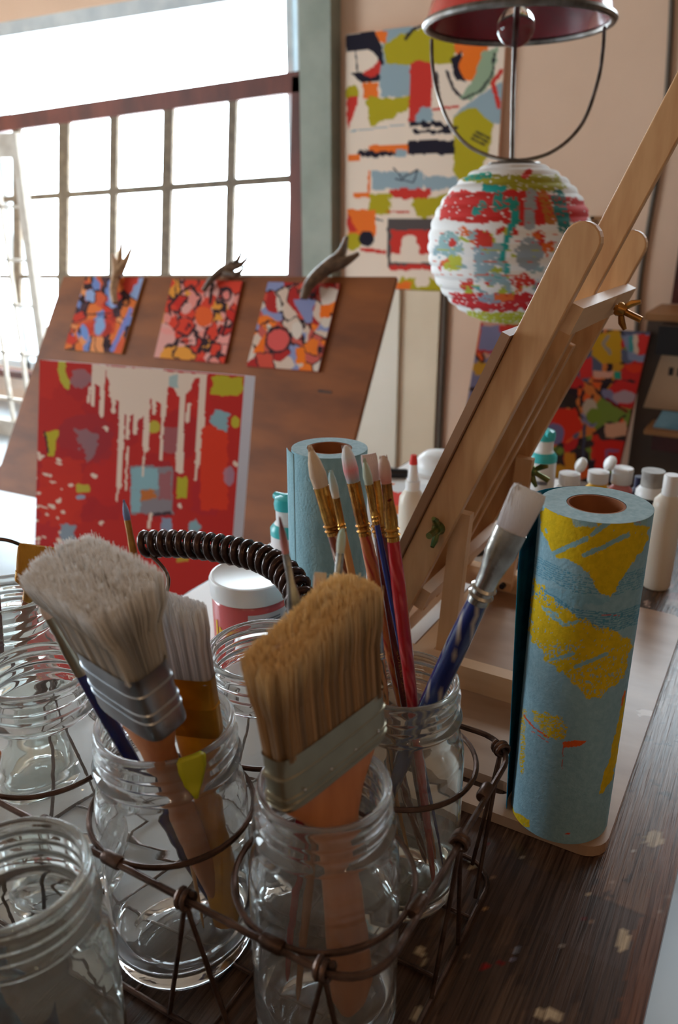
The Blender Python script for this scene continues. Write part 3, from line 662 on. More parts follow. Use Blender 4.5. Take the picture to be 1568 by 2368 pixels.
P = np.stack([gc[0] + rr * np.sin(A) * np.cos(Bq), gc[1] + rr * np.sin(A) * np.sin(Bq), gc[2] + rr * .965 * np.cos(A)], -1).reshape(-1, 3)
X, Y = proj(P); mb.v = [tuple(q) for q in P]; mb.c = [tuple(q) for q in p_lan(X, Y)]
mb.f = [(i*nl_+k, (i+1)*nl_+k, (i+1)*nl_+(k+1) % nl_, i*nl_+(k+1) % nl_) for i in range(nh-1) for k in range(nl_)]
mb.build('paper_shell', M['paper'], pln, smooth=True, vcol=True, ang=80)
ctop = [gc + V(math.cos(a) * GR * .3, math.sin(a) * GR * .3, GR * .925) for a in np.linspace(0, 2 * math.pi, 33)]
MB().tube(ctop, .25, 6).build('top_ring', M['galv'], pln, smooth=True); wr = MB().tube([gc + V(-GR * .3, 0, GR * .925), gc + V(0, 0, GR * .98), gc + V(GR * .3, 0, GR * .925)], .2, 6)
wr.build('hanging_wire', M['galv'], pln, smooth=True)
# ---------------------------------------------------------------- work table
tb_ = thing('work_table', 'long worn dark plank table splashed with paint', 'table', (-31.5, 50, -75))
S0, S1, T0, T1 = -62.5, -.9, -42., 140.
def p_table(X, Y, P):
    p = Paint(X, Y, (76, 56, 46)); rd = random.Random(3)
    s, t = P[:, 0], P[:, 1]
    # board to board tone
    for i, s_ in enumerate((-62.5, -44, -24.6, -.9)[:-1]):
        m = (s >= s_) & (s < (-44, -24.6, -.9)[i]); p.C[m] *= (1.0, .94, 1.06)[i]
    m = np.abs(s + 44) < .14; p.C[m] *= .25; m = np.abs(s + 24.6) < .14; p.C[m] *= .25
    ok = (t > 8)
    def on(m, col, a=1.): mm = m & ok; p.C[mm] = p.C[mm] * (1 - a) + lin(col) * a
    q = fbm(s * .5, t * .12, 3); on((q > .58), (120, 92, 72), .35)
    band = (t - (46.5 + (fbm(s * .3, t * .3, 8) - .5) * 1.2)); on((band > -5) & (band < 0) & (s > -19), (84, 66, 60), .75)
    on((t > 46.5) & (s > -6) & (fbm(s, t, 12) > .3), (142, 104, 80), .5)
    e = -.9 - s; on(e < 1.1 + fbm(s * 2, t * .6, 5), (128, 78, 50), .6)
    def spl(cx, cy, rx, ry, col, amp=6): p.ell(cx, cy, rx, ry, col, amp=amp, sc_=7)
    C_ = (196, 176, 146)
    spl(1510, 1940, 24, 17, C_, 10); spl(1440, 2170, 14, 24, C_, 7); spl(1262, 2345, 22, 14, C_, 9); spl(1292, 2350, 8, 12, C_); spl(1123, 2104, 6, 6, (196,150,100), 2)
    spl(1122, 2235, 9, 7, (170,20,20), 3); spl(1158, 2226, 6, 5, (120,20,20), 2); spl(1196, 2198, 6, 10, (150,160,180), 4); spl(1190, 2222, 6, 6, (150,150,180), 3)
    spl(967, 2345, 10, 26, C_, 6); spl(968, 2198, 10, 6, C_, 4); spl(980, 2220, 5, 16, C_, 4); spl(1094, 2000, 9, 12, C_, 5)
    for i in range(70):
        spl(rd.uniform(1050, 1560), rd.uniform(1950, 2368), rd.uniform(1, 2.6), rd.uniform(1, 3), rd.choice([C_, (180,170,160), (150,120,100), (120,30,30)]), 1.5)
    for i in range(90):
        spl(rd.uniform(930, 1568), rd.uniform(1290, 1640), rd.uniform(3, 16), rd.uniform(2, 10), rd.choice([(206,196,200), (196,170,160), (150,60,64), (170,120,120), (190,180,176), (90,110,150), (214,206,206)]), 6)
    on((t > 74) & (fbm(s * .25, t * .12, 21) > .56), (150, 84, 78), .5); on((t > 70) & (fbm(s * .4, t * .2, 31) > .62), (196, 180, 170), .5)
    return p.C
nu_, nv_ = 250, 560
a, b = np.meshgrid(np.linspace(S0, S1, nu_), np.linspace(T0, T1, nv_)); P = np.stack([a.ravel(), b.ravel(), np.zeros(a.size)], 1)
okp = P[:, 1] > 5; Xp = np.zeros(len(P)) - 999; Yp = Xp.copy(); xx, yy = proj(P[okp]); Xp[okp] = xx; Yp[okp] = yy
mb = MB(); mb.v = [tuple(q) for q in P]; mb.c = [tuple(q) for q in p_table(Xp, Yp, P)]
mb.f = [(j*nu_+i, j*nu_+i+1, (j+1)*nu_+i+1, (j+1)*nu_+i) for j in range(nv_-1) for i in range(nu_-1)]
mb.col = lin((110, 66, 44))
mb.add([(S0,T0,0),(S1,T0,0),(S1,T1,0),(S0,T1,0),(S0,T0,-3.6),(S1,T0,-3.6),(S1,T1,-3.6),(S0,T1,-3.6)], [(4,7,6,5),(0,4,5,1),(1,5,6,2),(2,6,7,3),(3,7,4,0)])
mb.build('tabletop', M['tabletop'], tb_, vcol=True)
MB().box((S0+4, T0+4, -12), (S1-4, T0+6.5, -3.6)).box((S0+4, T1-6.5, -12), (S1-4, T1-4, -3.6)).box((S0+4, T0+4, -12), (S0+6.5, T1-4, -3.6)).box((S1-6.5, T0+4, -12), (S1-4, T1-4, -3.6)).build('apron', M['tablewood'], tb_)
for sx in (S0+4, S1-10):
    for ty in (T0+4, T1-10): MB().box((sx, ty, -75), (sx+6, ty+6, -3.6)).build('leg', M['tablewood'], tb_)
o = MB().prism([V(-62.2, 23.0, .01), V(-31.8, 24.6, .01), V(-31.4, 80, .01), V(-33, 139, .01), V(-62.2, 139, .01)], V(0, 0, .04)).build('white_sheet', M['sheet'])
tag(o, 'large scuffed white sheet lying along the left side of the table', 'sheet')

# hardboard under roll and easel, with a hand slot
bz = 1.0
bo = MB(); s0b, s1b, t0b, t1b = -31, -5.9, 49.6, 92.
def rrect(x0, y0, x1, y1, r, n=5):
    out = []
    for cx, cy, a0 in ((x1-r, y0+r, -90), (x1-r, y1-r, 0), (x0+r, y1-r, 90), (x0+r, y0+r, 180)):
        for k in range(n + 1): a = math.radians(a0 + 90 * k / n); out.append((cx + r * math.cos(a), cy + r * math.sin(a)))
    return out
slA, slB = Pz(1082, 1822, bz), Pz(1176, 1834, bz)
sx0, sx1, sy0, sy1 = -24.0, float(slB[0]), float(slB[1]) - .5, float(slB[1]) + 1.2
import bmesh
from mathutils.geometry import tessellate_polygon
outer = rrect(s0b, t0b, s1b, t1b, 1.8); inner = rrect(sx0, sy0, sx1, sy1, .8)
loops = [[Vector((x, y, 0)) for x, y in outer], [Vector((x, y, 0)) for x, y in inner][::-1]]
tris = tessellate_polygon(loops); flat = [p for l in loops for p in l]; nf = len(flat)
vs = [(p.x, p.y, bz) for p in flat] + [(p.x, p.y, .05) for p in flat]
fs = [tuple(t) for t in tris] + [tuple(i + nf for i in t[::-1]) for t in tris]
no = len(outer); ni = len(inner)
fs += [(i, (i+1) % no, (i+1) % no + nf, i + nf) for i in range(no)] + [(no+i, no+(i+1) % ni, no+(i+1) % ni + nf, no+i+nf) for i in range(ni)]
o = bo.add(vs, fs).build('drawing_board', M['board']); tag(o, 'brown hardboard with a hand slot lying under the roll and easel', 'board')

# ---------------------------------------------------------------- towel rolls
def p_roll(X, Y):
    p = Paint(X, Y, (138,174,188)); 
    p.ell(1300, 1380, 110, 16, (112,164,184), .1, amp=12, a=.5)
    for i in range(9):
        p.line([(1235, 1285 + i*5), (1330, 1330 + i*5), (1420, 1335 + i*5), (1505, 1310 + i*5)], 2.0, (88,146,168), amp=2, dry=.35, dir=(1, 8)); p.line([(1235, 1350 + i*7), (1330, 1410 + i*6), (1420, 1420 + i*5), (1490, 1395 + i*5)], 3.0, (84,142,166), amp=2, dry=.3, dir=(1, 8))
    Yl = (208,174,22); p.crop(1100, 900, 3.35)
    p.poly([(760,865),(900,890),(1080,930),(1060,1010),(1180,990),(1260,1060),(1350,1050),(1330,1170),(1260,1280),(1180,1400),(1110,1500),(1050,1600),(980,1600),(940,1540),(880,1430),(720,1320),(620,1300),(590,1240),(500,1060),(500,980),(560,900),(600,870),(640,960),(760,960),(820,1060),(940,1060),(930,990),(860,930)], Yl, amp=7, dry=.14, dir=(3,3))
    p.poly([(500,950),(560,880),(580,900),(520,1010)], Yl, amp=5); p.ell(615, 870, 22, 12, Yl)
    p.poly([(640,890),(820,900),(930,990),(900,1070),(760,1040),(720,960)], (140,176,180), amp=12, a=.85)
    p.line([(905,1125),(1095,975)], 36, (132,172,180), amp=3); p.line([(600,1275),(860,1160)], 36, (132,172,180), amp=3); p.line([(845,1285),(1010,1210),(1180,1130)], 34, (132,172,180), amp=3)
    p.line([(540,1085),(550,1110)], 16, (132,172,180)); p.poly([(1240,960),(1340,980),(1330,1060),(1230,1055)], (140,176,180), amp=4)
    p.poly([(450,1430),(540,1560),(640,1650),(760,1740),(900,1820),(1000,1850),(1100,1900),(1180,1960),(1230,2010),(700,2200),(560,2120),(440,1940),(415,1860)], Yl, amp=9, dry=.40, dir=(4,3))
    p.poly([(430,1600),(520,1680),(640,1700),(820,1800),(820,1930),(700,1990),(520,1960),(430,1850)], Yl, amp=12, dry=.30, dir=(3,5))
    p.line([(560,1740),(700,1830),(800,1800)], 30, (140,180,186), amp=6, dry=.3); p.line([(520,1690),(640,1750)], 22, (140,180,186), amp=6, dry=.3)
    p.crop(850, 1100, 2.184)
    p.poly([(1050,770),(1200,770),(1340,830),(1300,1000),(1180,1120),(1120,1130),(1000,1010),(930,960),(1060,900)], Yl, amp=10, dry=.34, dir=(4,3)); p.line([(1050,965),(1210,900)], 20, (132,172,184)); p.line([(930,930),(1040,900)], 16, (132,172,184))
    p.poly([(820,1180),(980,1220),(1010,1280),(1000,1330),(900,1320),(840,1240)], Yl, amp=8, dry=.42); p.poly([(780,1160),(800,1200),(790,1500),(770,1500)], Yl, amp=5, dry=.45)
    p.poly([(1290,1120),(1305,1100),(1280,1300),(1240,1530),(1190,1600),(1170,1610),(1190,1500),(1220,1450)], Yl, amp=4); p.line([(1300,1090),(1285,1160)], 10, (216,110,40))
    p.poly([(715,1650),(740,1700),(820,1740),(820,1780),(760,1770),(715,1690)], Yl, amp=5)
    p.poly([(985,1345),(1060,1335),(1105,1340),(1080,1365),(990,1372)], (216,92,40), amp=2); p.line([(988,1370),(984,1480)], 4, (190,80,60), amp=2)
    p.line([(790,1210),(840,1270),(915,1325)], 7, (216,90,50), amp=2); p.line([(830,1290),(910,1345)], 4, (216,90,50), amp=2); p.line([(1180,705),(1270,706)], 4, (190,80,70)); p.ell(1012, 1808, 12, 5, (200,70,50), amp=2)
    p.line([(1320,215),(1380,240)], 4, (190,90,80)); p.ell(780, 1800, 30, 60, (120,170,196), a=.3, amp=20)
    return p.C
def roll(name, label, cx, cy, z0, R, H, rc, painted, matb):
    o = thing(name, label, 'paper roll', (cx, cy, z0)); c = V(cx, cy, z0)
    if painted:
        nl, nh = 420, 330; ph = np.linspace(0, 2*math.pi, nl, endpoint=False); zz = np.linspace(0, H, nh)
        A, Z = np.meshgrid(ph, zz); rr = R + .05 * (fbm(A * 3, Z * .25, 4) - .5)
        P = np.stack([cx + rr * np.cos(A), cy + rr * np.sin(A), z0 + Z], -1).reshape(-1, 3); X, Y = proj(P)
        mb = MB(); mb.v = [tuple(q) for q in P]; mb.c = [tuple(q) for q in p_roll(X, Y)]
        mb.f = [(j*nl+i, j*nl+(i+1) % nl, (j+1)*nl+(i+1) % nl, (j+1)*nl+i) for j in range(nh-1) for i in range(nl)]
        mb.build('towel_sheet', M['towel'], o, smooth=True, vcol=True)
    else:
        MB().lathe([(R, .0), (R, H * .3), (R*1.008, H*.5), (R, H)], c, n=96).build('towel_sheet', matb, o, smooth=True)
    MB().lathe([(R - .01, H), (R - .15, H + .02), ((R+rc)/2, H - .05), (rc + .02, H)], c, n=96).build('rolled_layers', M['towelroll'], o, smooth=True)
    MB().lathe([(R - .01, 0), (rc, 0)], c, n=48).build('rolled_layers', M['towelroll'], o)
    MB().lathe([(rc, 0), (rc, H - .02), (rc - .15, H - .02), (rc - .15, 0), (rc, 0)], c, n=48).build('cardboard_core', M['card'], o, smooth=True, ang=50)
    return o, c
bp = Pz(1292, 1872, bz)
R1, H1 = 3.72, 26.0
o, c = roll('paper_towel_roll', 'blue paper towel roll daubed with yellow paint standing on the hardboard', bp[0], bp[1], bz + .02, R1, H1, 1.95, True, None)
# loose outer flap: leaves the roll tangentially on the left
fl = MB(); nA, nH = 14, 20; vs = []
camdir = math.atan2(-c[1], -c[0])
a_t = camdir + math.radians(-150)
for j in range(nH + 1):
    z = H1 * j / nH; f = .35 + .65 * min(1, j / nH * 1.25); 
    if j == nH: f *= .98
    for i in range(nA + 1):
        k = i / nA; a = a_t + math.radians(78) * k
        r = R1 + .04 + (1.25 * f) * max(0, k - .05) ** 1.2
        vs.append(c + V(r * math.cos(a), r * math.sin(a), z))
fs = [(j*(nA+1)+i, j*(nA+1)+i+1, (j+1)*(nA+1)+i+1, (j+1)*(nA+1)+i) for j in range(nH) for i in range(nA)]
fl.add(vs, fs); ob = fl.build('loose_flap', M['towelflap'], o, smooth=True)
md = ob.modifiers.new('thick', 'SOLIDIFY'); md.thickness = .0006
q = Pz(762, 1032, 25.3)
o, c2 = roll('paper_towel_roll', 'plain pale blue paper towel roll behind the paintbrushes', q[0], q[1], .07, 3.55, 25.1, 2.1, False, M['towelp'])
fl = MB(); aL = math.atan2(-c2[1], -c2[0]) - math.radians(100)
vs = []
for j in range(11):
    for i in range(9):
        k = i / 8; a = aL + math.radians(34) * k; r = 3.6 + .5 * (1 - k) ** 1.5; vs.append(c2 + V(r * math.cos(a), r * math.sin(a), 24.9 * j / 10))
fl.add(vs, [(j*9+i, j*9+i+1, (j+1)*9+i+1, (j+1)*9+i) for j in range(10) for i in range(8)])
ob = fl.build('loose_flap', M['towelp'], o, smooth=True); md = ob.modifiers.new('thick', 'SOLIDIFY'); md.thickness = .0006

# ---------------------------------------------------------------- table easel, seen from behind
ez = bz + .02
E = thing('table_easel', 'pale wooden table easel standing behind the painted towel roll', 'easel', (-24, 77, ez))
tA, tC, tM = 66., 88., 77.
lean = math.tan(math.radians(23)); st0, zt0 = -15.6, 44.6      # stile top
def ES(z, t): return V(st0 - (zt0 - z) * lean, t, z)
adir = unit(V(lean, 0, 1)); nrm = unit(V(1, 0, -lean))          # nrm: back side
def stile(t, ztop, zbot, wd=3.0, th=1.25, name='stile', round_=True):
    A_, B_ = ES(zbot, t), ES(ztop, t)
    n = 10; pts = [A_ - nrm * wd/2, A_ + nrm * wd/2]
    if round_:
        for k in range(n + 1): a = -math.pi/2 + math.pi * k / n; pts.append(B_ + adir * (math.cos(a) * wd/2) - nrm * (math.sin(a) * wd/2) - adir * wd/2)
    else: pts += [B_ + nrm * wd/2, B_ - nrm * wd/2]
    pts = [p - V(0, th/2, 0) for p in pts]
    ob = MB().prism(pts, V(0, th, 0)).build(name, M['beechs'], E)
    md = ob.modifiers.new('bev', 'BEVEL'); md.width = .0012; md.segments = 2; md.limit_method = 'ANGLE'
    return ob
stile(tA, 44.9, 3.2); stile(tC, 43.9, 3.2)
stile(tM - 1.9, 66, 3.5, 2.6, 1.1, 'mast', True)
stile(tM + 1.9, 34, 3.5, 2.6, 1.1, 'mast_guide', False)
for zc_ in (38.2, 9.5):
    pc = ES(zc_, tM) + nrm * 1.9
    MB().bar(V(pc[0], tA + .65, pc[2]), V(pc[0], tC + .6, pc[2]), 1.1, 2.4, adir).build('cross_bar', M['beechh'], E)
for tS, zS in ((tA + 1.6, 17.8), (tC - 1.7, 18.4)):
    b0, b1 = ES(zS, tS) + nrm * 1.9, V(-26.2, tS, ez + 1.2)
    MB().bar(b0 + V(0, 0, 1.6), b1, 1.9, 1.1, V(0, 1, 0)).build('strut', M['beech'], E)
    MB().lathe([(.35, -1.2), (.35, 1.2)], b1 + V(0, 0, .7), V(0, 1, 0), n=12, caps=(True, True)).build('pivot_bolt', M['black'], E, smooth=True)
for tR, sA, sB in ((tA - .5, -35.5, -12.), (tC + .5, -35.5, -14.)):
    MB().box((sA, tR - .8, ez), (sB, tR + .8, ez + 2.6)).build('side_rail', M['beechh'], E)
for sX in (-34.6, -29.5):
    MB().box((sX, tA + .35, ez + .1), (sX + 2.0, tC - .35, ez + 1.9)).build('base_bar', M['beechh'], E)
bk = ES(4.3, tM) - nrm * 2.4
MB().bar(V(bk[0], tA - .6, bk[2]), V(bk[0], tC + 2, bk[2]), 3.4, 1.2, adir).build('canvas_ledge', M['beechs'], E)
def wingnut(p, ax, col, label=None):
    mb = MB(); x, y, a = frame(ax, V(0, 0, 1)); mb.lathe([(.32, -.2), (.32, 2.6)], p, ax, 12, (True, True)); mb.lathe([(.62, 0), (.7, .3), (.5, .9)], p, ax, 14, (True, True))
    for sg in (-1, 1):
        q0 = p + a * .6; mb.tube([q0 + y * sg * .3, q0 + y * sg * 1.0 + a * .5, q0 + y * sg * 1.45 + a * 1.1], [.28, .34, .2], 8)
    return mb.build('wing_nut', col, E, smooth=True)
pc = ES(38.2, tM + 3.5) + nrm * 2.8; wingnut(pc, nrm, M['brass'])
M['brassg'] = mat('green_stained_brass', (150,140,80), (80,110,70), rough=.35, metal=.7, nsc=60)
wingnut(ES(17.4, tA + .6) + V(.4, -.9, 0), V(0, -1, 0), M['brassg']); wingnut(ES(18.6, tC - 1.1) + nrm * 2.2, nrm, M['brassg'])
# board resting on the easel
cT, cB = ES(35.4, tA) - nrm * 1.55, ES(6.4, tA) - nrm * 1.55
eb = MB(); t0_, t1_ = tA - 1.3, tC + 5
eb.prism([V(cB[0], t0_, cB[2]) , V(cT[0], t0_, cT[2]), V(cT[0], t1_, cT[2]), V(cB[0], t1_, cB[2])], -nrm * .8)
o = eb.build('painting_board', mat('paint_edged_hardboard', (168,128,98), (142,104,78), rough=.5, nsc=5, spots=((190,180,196), 9, .70, (1,1,4))))
tag(o, 'brown hardboard with paint-crusted edge resting on the table easel', 'board')

# ---------------------------------------------------------------- jars
WIDE, REG = (4.1, 4.65), (3.55, 4.2)
def jar(name, label, s, t, kind, m, z0=.62, H=16.9):
    rl, rb = kind; c = V(s, t, z0); k = H / 17.5
    out = [(.01,.35),(rb*.7,.3),(rb*.8,.0),(rb*.93,.12),(rb*.99,.7),(rb,1.4),(rb,4),(rb,11.2),(rb*.985,12.2),(rb*.95,12.9),(rb*.89,13.5),(rl*1.0+.15,14.0),(rl,14.3),(rl,14.5),(rl+.28,14.68),(rl+.36,14.85),(rl+.28,15.02),(rl+.02,15.2),
           (rl+.0,15.45),(rl+.17,15.6),(rl+.17,15.72),(rl,15.9),(rl,16.15),(rl+.17,16.3),(rl+.17,16.42),(rl,16.6),(rl-.02,17.0),(rl+.06,17.2),(rl+.02,17.42),(rl-.12,17.5),(rl-.3,17.45),
           (rl-.38,17.2),(rl-.36,16.5),(rl-.36,14.3),(rl-.3,13.9),(rb*.89-.42,13.2),(rb*.95-.4,12.6),(rb-.36,11.6),(rb-.33,4),(rb-.34,1.9),(rb-.7,1.15),(rb*.6,.85),(.01,1.0)]
    o = MB().lathe([(r, h * k) for r, h in out], c, n=72).build('glass_jar' if name is None else name, m, org=c, smooth=True, ang=60)
    return tag(o, label, 'jar', 'empty and brush-filled glass canning jars'), c
G0, G1, GT0, GT1 = -17.6, -28.6, 28.9, 39.9
J = {}
J['front'] = jar(None, 'glass jar holding the big tan-bristled brush, front of the basket', G0, GT0, REG, M['glass'])[1]
J['right'] = jar(None, 'glass jar crowded with slim brushes and one blue-handled brush, right rear of the basket', G0 - .7, GT1 + .2, REG, M['glassg'])[1]
J['white'] = jar(None, 'wide glass jar holding white-bristled brushes with a lime paint splat on its rim', G1, GT0, WIDE, M['glass'])[1]
J['back'] = jar(None, 'empty wide glass jar behind the tan brush and before the pink tub', G1 + .4, GT1 - 1.1, WIDE, M['glass'])[1]
J['left'] = jar(None, 'empty glass jar at the left edge behind the white brushes', -39.9, GT0, REG, M['glass'])[1]
J['corner'] = jar(None, 'glass jar cropped by the bottom left corner with a blue sheet inside', -27.5, 17.0, REG, M['glassg'], z0=.03)[1]
fp = Pz(8, 1358, 17.4)
J['far'] = jar(None, 'glass jar at the left edge holding the gold-bristled brush', fp[0], fp[1], REG, M['glassg'], z0=.07)[1]
o = MB().sphere(J['white'], .1, 6)
# lime splat on the jar rim
def on_jar(c, rad, z, a, lift=.03): return V(c[0] + (rad + lift) * math.cos(a), c[1] + (rad + lift) * math.sin(a), c[2] + z)
aj = math.atan2(-J['white'][1], -J['white'][0]) + math.radians(17)
sp_m = MB(); vs = []; prof = [(3.95, 17.58), (4.16, 17.45), (4.24, 16.8), (4.24, 16.2), (4.2, 15.8), (4.3, 15.35), (4.46, 14.9)]
half = [.16, .2, .19, .15, .13, .07, .02]
for (r, z), h in zip(prof, half):
    for k in range(7): vs.append(on_jar(J['white'], r, z * 16.9 / 17.5, aj + .0 + h * (k / 3 - 1), .06))
sp_m.add(vs, [(j*7+i, j*7+i+1, (j+1)*7+i+1, (j+1)*7+i) for j in range(6) for i in range(6)])
jw = [ob for ob in bpy.data.objects if ob.get('label', '').startswith('wide glass jar holding white')][0]
ob = sp_m.build('paint_splat', M['lime'], jw, smooth=True); md = ob.modifiers.new('thick', 'SOLIDIFY'); md.thickness = .0004
# wavy blue sheet put in for the blue streak in the corner jar
rg = MB(); nr, nc = 16, 26; vs = []; cc = J['corner']
for j in range(nr):
    for i in range(nc):
        a = -2.9 + 2.7 * i / (nc - 1); r = 2.3 + .45 * math.sin(a * 5 + j * .3) + .2 * math.sin(j * .9)
        vs.append(cc + V(r * math.cos(a), r * math.sin(a), 1.9 + j * .6 + .6 * math.sin(a * 3)))
rg.add(vs, [(j*nc+i, j*nc+i+1, (j+1)*nc+i+1, (j+1)*nc+i) for j in range(nr-1) for i in range(nc-1)])
o = rg.build('blue_sheet', mat('crumpled_blue_sheet', (84,140,176), (30,50,84), rough=.9, nsc=26, ramp=(.42,.6)), smooth=True); tag(o, 'crumpled blue sheet put inside the bottom left corner jar', 'rag')

# ---------------------------------------------------------------- wire basket
bz0, rz, WR = .32, 11.2, .2
bs0, bs1, bt0, bt1 = -45.6, -12.0, 23.7, 45.4
K = thing('wire_basket', 'rusty wire carrier basket holding six cells of glass jars', 'basket', ((bs0+bs1)/2, (bt0+bt1)/2, .03))
def loop(z, r=2.8, ins=0.): 
    p = [V(x, y, z) for x, y in rrect(bs0+ins, bt0+ins, bs1-ins, bt1-ins, r, 8)]; return p + [p[0], p[1]]
MB().tube(loop(rz), WR, 8, False).build('rim_rail', M['rust'], K, smooth=True)
MB().tube(loop(bz0 - .05, 2.4, .5), .18, 8, False).build('base_rail', M['rust'], K, smooth=True)
cells = [tuple(J[k][:2]) for k in ('front', 'white', 'left', 'right', 'back')] + [(-39.9, GT1 - .3)]
for s, t in cells:
    R = 5.0
    pr = [V(s + R * math.cos(a), t + R * math.sin(a), rz) for a in np.linspace(0, 2*math.pi, 49)]
    MB().tube(pr + [pr[1]], WR * .9, 8, False).build('ring', M['rust'], K, smooth=True)
def coilknot(p, ax, r=.45, turns=2.2):
    x, y, a = frame(ax); pts = [p + x * r * math.cos(2*math.pi*turns*k/30) + y * r * math.sin(2*math.pi*turns*k/30) + a * (k/30 - .5) * .75 for k in range(31)]
    return MB().tube(pts, .17, 8).build('wire_knot', M['rust'], K, smooth=True)
def strut(p, q1, q2, ax):
    MB().tube(spline([V(*q1), V(p[0]*.8+q1[0]*.2, p[1]*.8+q1[1]*.2, p[2]-2.4), p + V(0, 0, .1)], 6), .15, 8).build('strut', M['rust'], K, smooth=True)
    MB().tube(spline([V(*q2), V(p[0]*.8+q2[0]*.2, p[1]*.8+q2[1]*.2, p[2]-2.4), p + V(0, 0, -.1)], 6), .15, 8).build('strut', M['rust'], K, smooth=True)
    coilknot(p, ax)
zb_ = bz0
for s in (-42.5, -34., -23.2):
    strut(V(s, bt0, rz), (s - 2.6, bt0 + .5, zb_), (s + 2.6, bt0 + .5, zb_), V(1, 0, 0)); strut(V(s, bt1, rz), (s - 2.6, bt1 - .5, zb_), (s + 2.6, bt1 - .5, zb_), V(1, 0, 0))
strut(V(-14.6, bt0 + .1, rz), (-17, bt0 + .5, zb_), (-13.4, bt0 + 1.2, zb_), V(1, 0, 0))
strut(V(bs1, 35, rz), (bs1 - .5, 33, zb_), (bs1 - .5, 37.4, zb_), V(0, 1, 0)); strut(V(bs1 - .8, 44.4, rz), (bs1 - .9, 41.6, zb_), (bs1 - 2.2, 44.4, zb_), V(-1, 1, 0)); strut(V(bs0, 34.5, rz), (bs0 + .5, 32, zb_), (bs0 + .5, 37, zb_), V(0, 1, 0))
for p, ax in ((V(G0, bt0 + .1, rz), V(1,0,0)), (V(G1, bt0 + .1, rz), V(1,0,0)), (V(-39.9, bt0 + .1, rz), V(1,0,0)), (V(bs1 - .25, GT0 + .6, rz), V(0,1,0)), (V(bs1 - .25, GT1 - .2, rz), V(0,1,0)), (V(G1, bt1 - .2, rz), V(1,0,0)), (V(G0, bt1 - .2, rz), V(1,0,0))):
    MB().lathe([(.34, -.65), (.4, -.5), (.4, .5), (.34, .65)], p, ax, 14, (True, True)).build('clamp_band', M['rust'], K, smooth=True)
bw = MB()
for s in (G0, G1, -39.9, -23, -34.2): bw.tube([V(s, bt0 + .5, bz0), V(s, bt1 - .5, bz0)], .14, 8)
for t in (GT0, GT1, 34.5): bw.tube([V(bs0 + .5, t, bz0 - .08), V(bs1 - .5, t, bz0 - .08)], .14, 8)
bw.build('base_grid', M['rust'], K, smooth=True)
gp = [Pd(330, 1258, 72), Pd(420, 1258, 70.5), Pd(520, 1270, 68.5), Pd(600, 1290, 66.5), Pd(655, 1322, 64.5), Pd(688, 1365, 62.5), Pd(700, 1420, 61)]
G = spline(gp, 20); L = [0]
for a_, b_ in zip(G[:-1], G[1:]): L.append(L[-1] + np.linalg.norm(b_ - a_))
hp = [V(bs0 + .6, bt1 - 1.2, rz)] + [V(-45, 47.5, 15)] + gp + [Pd(712, 1500, 62.5), V(-17.5, bt1 + .3, rz + .3)]
MB().tube(spline(hp, 8), .2, 8).build('handle', M['rust'], K, smooth=True)
Gs = np.array(G); turns = L[-1] / 1.0; pts = []; steps = int(turns * 14)
fr_ = None
for k in range(steps + 1):
    l = L[-1] * k / steps; i = min(int(np.searchsorted(L, l, side='right')) - 1, len(G) - 2); f = (l - L[i]) / (L[i+1] - L[i] + 1e-9)
    p = Gs[i] * (1 - f) + Gs[i+1] * f; tg = unit(Gs[i+1] - Gs[i]); x, y, _ = frame(tg)
    a = 2 * math.pi * turns * k / steps; pts.append(p + (x * math.cos(a) + y * math.sin(a)) * .98)
MB().tube(pts, .35, 7).build('coil_grip', M['coil'], K, smooth=True, ang=80)
# thin wire hoop at the left edge
hoop = [Pz(-190, 1690, .25), Pd(-170, 1420, 72), Pd(-120, 1285, 72), Pd(-60, 1248, 72), Pd(0, 1247, 72), Pd(40, 1257, 72), Pd(78, 1279, 72), Pd(112, 1325, 72), Pd(135, 1420, 72), Pz(150, 1690, .25)]
o = MB().tube(spline(hoop, 8), .17, 8).build('wire_hoop', M['coil'], smooth=True); tag(o, 'thin dark wire hoop arching over the jar at the left edge', 'wire')
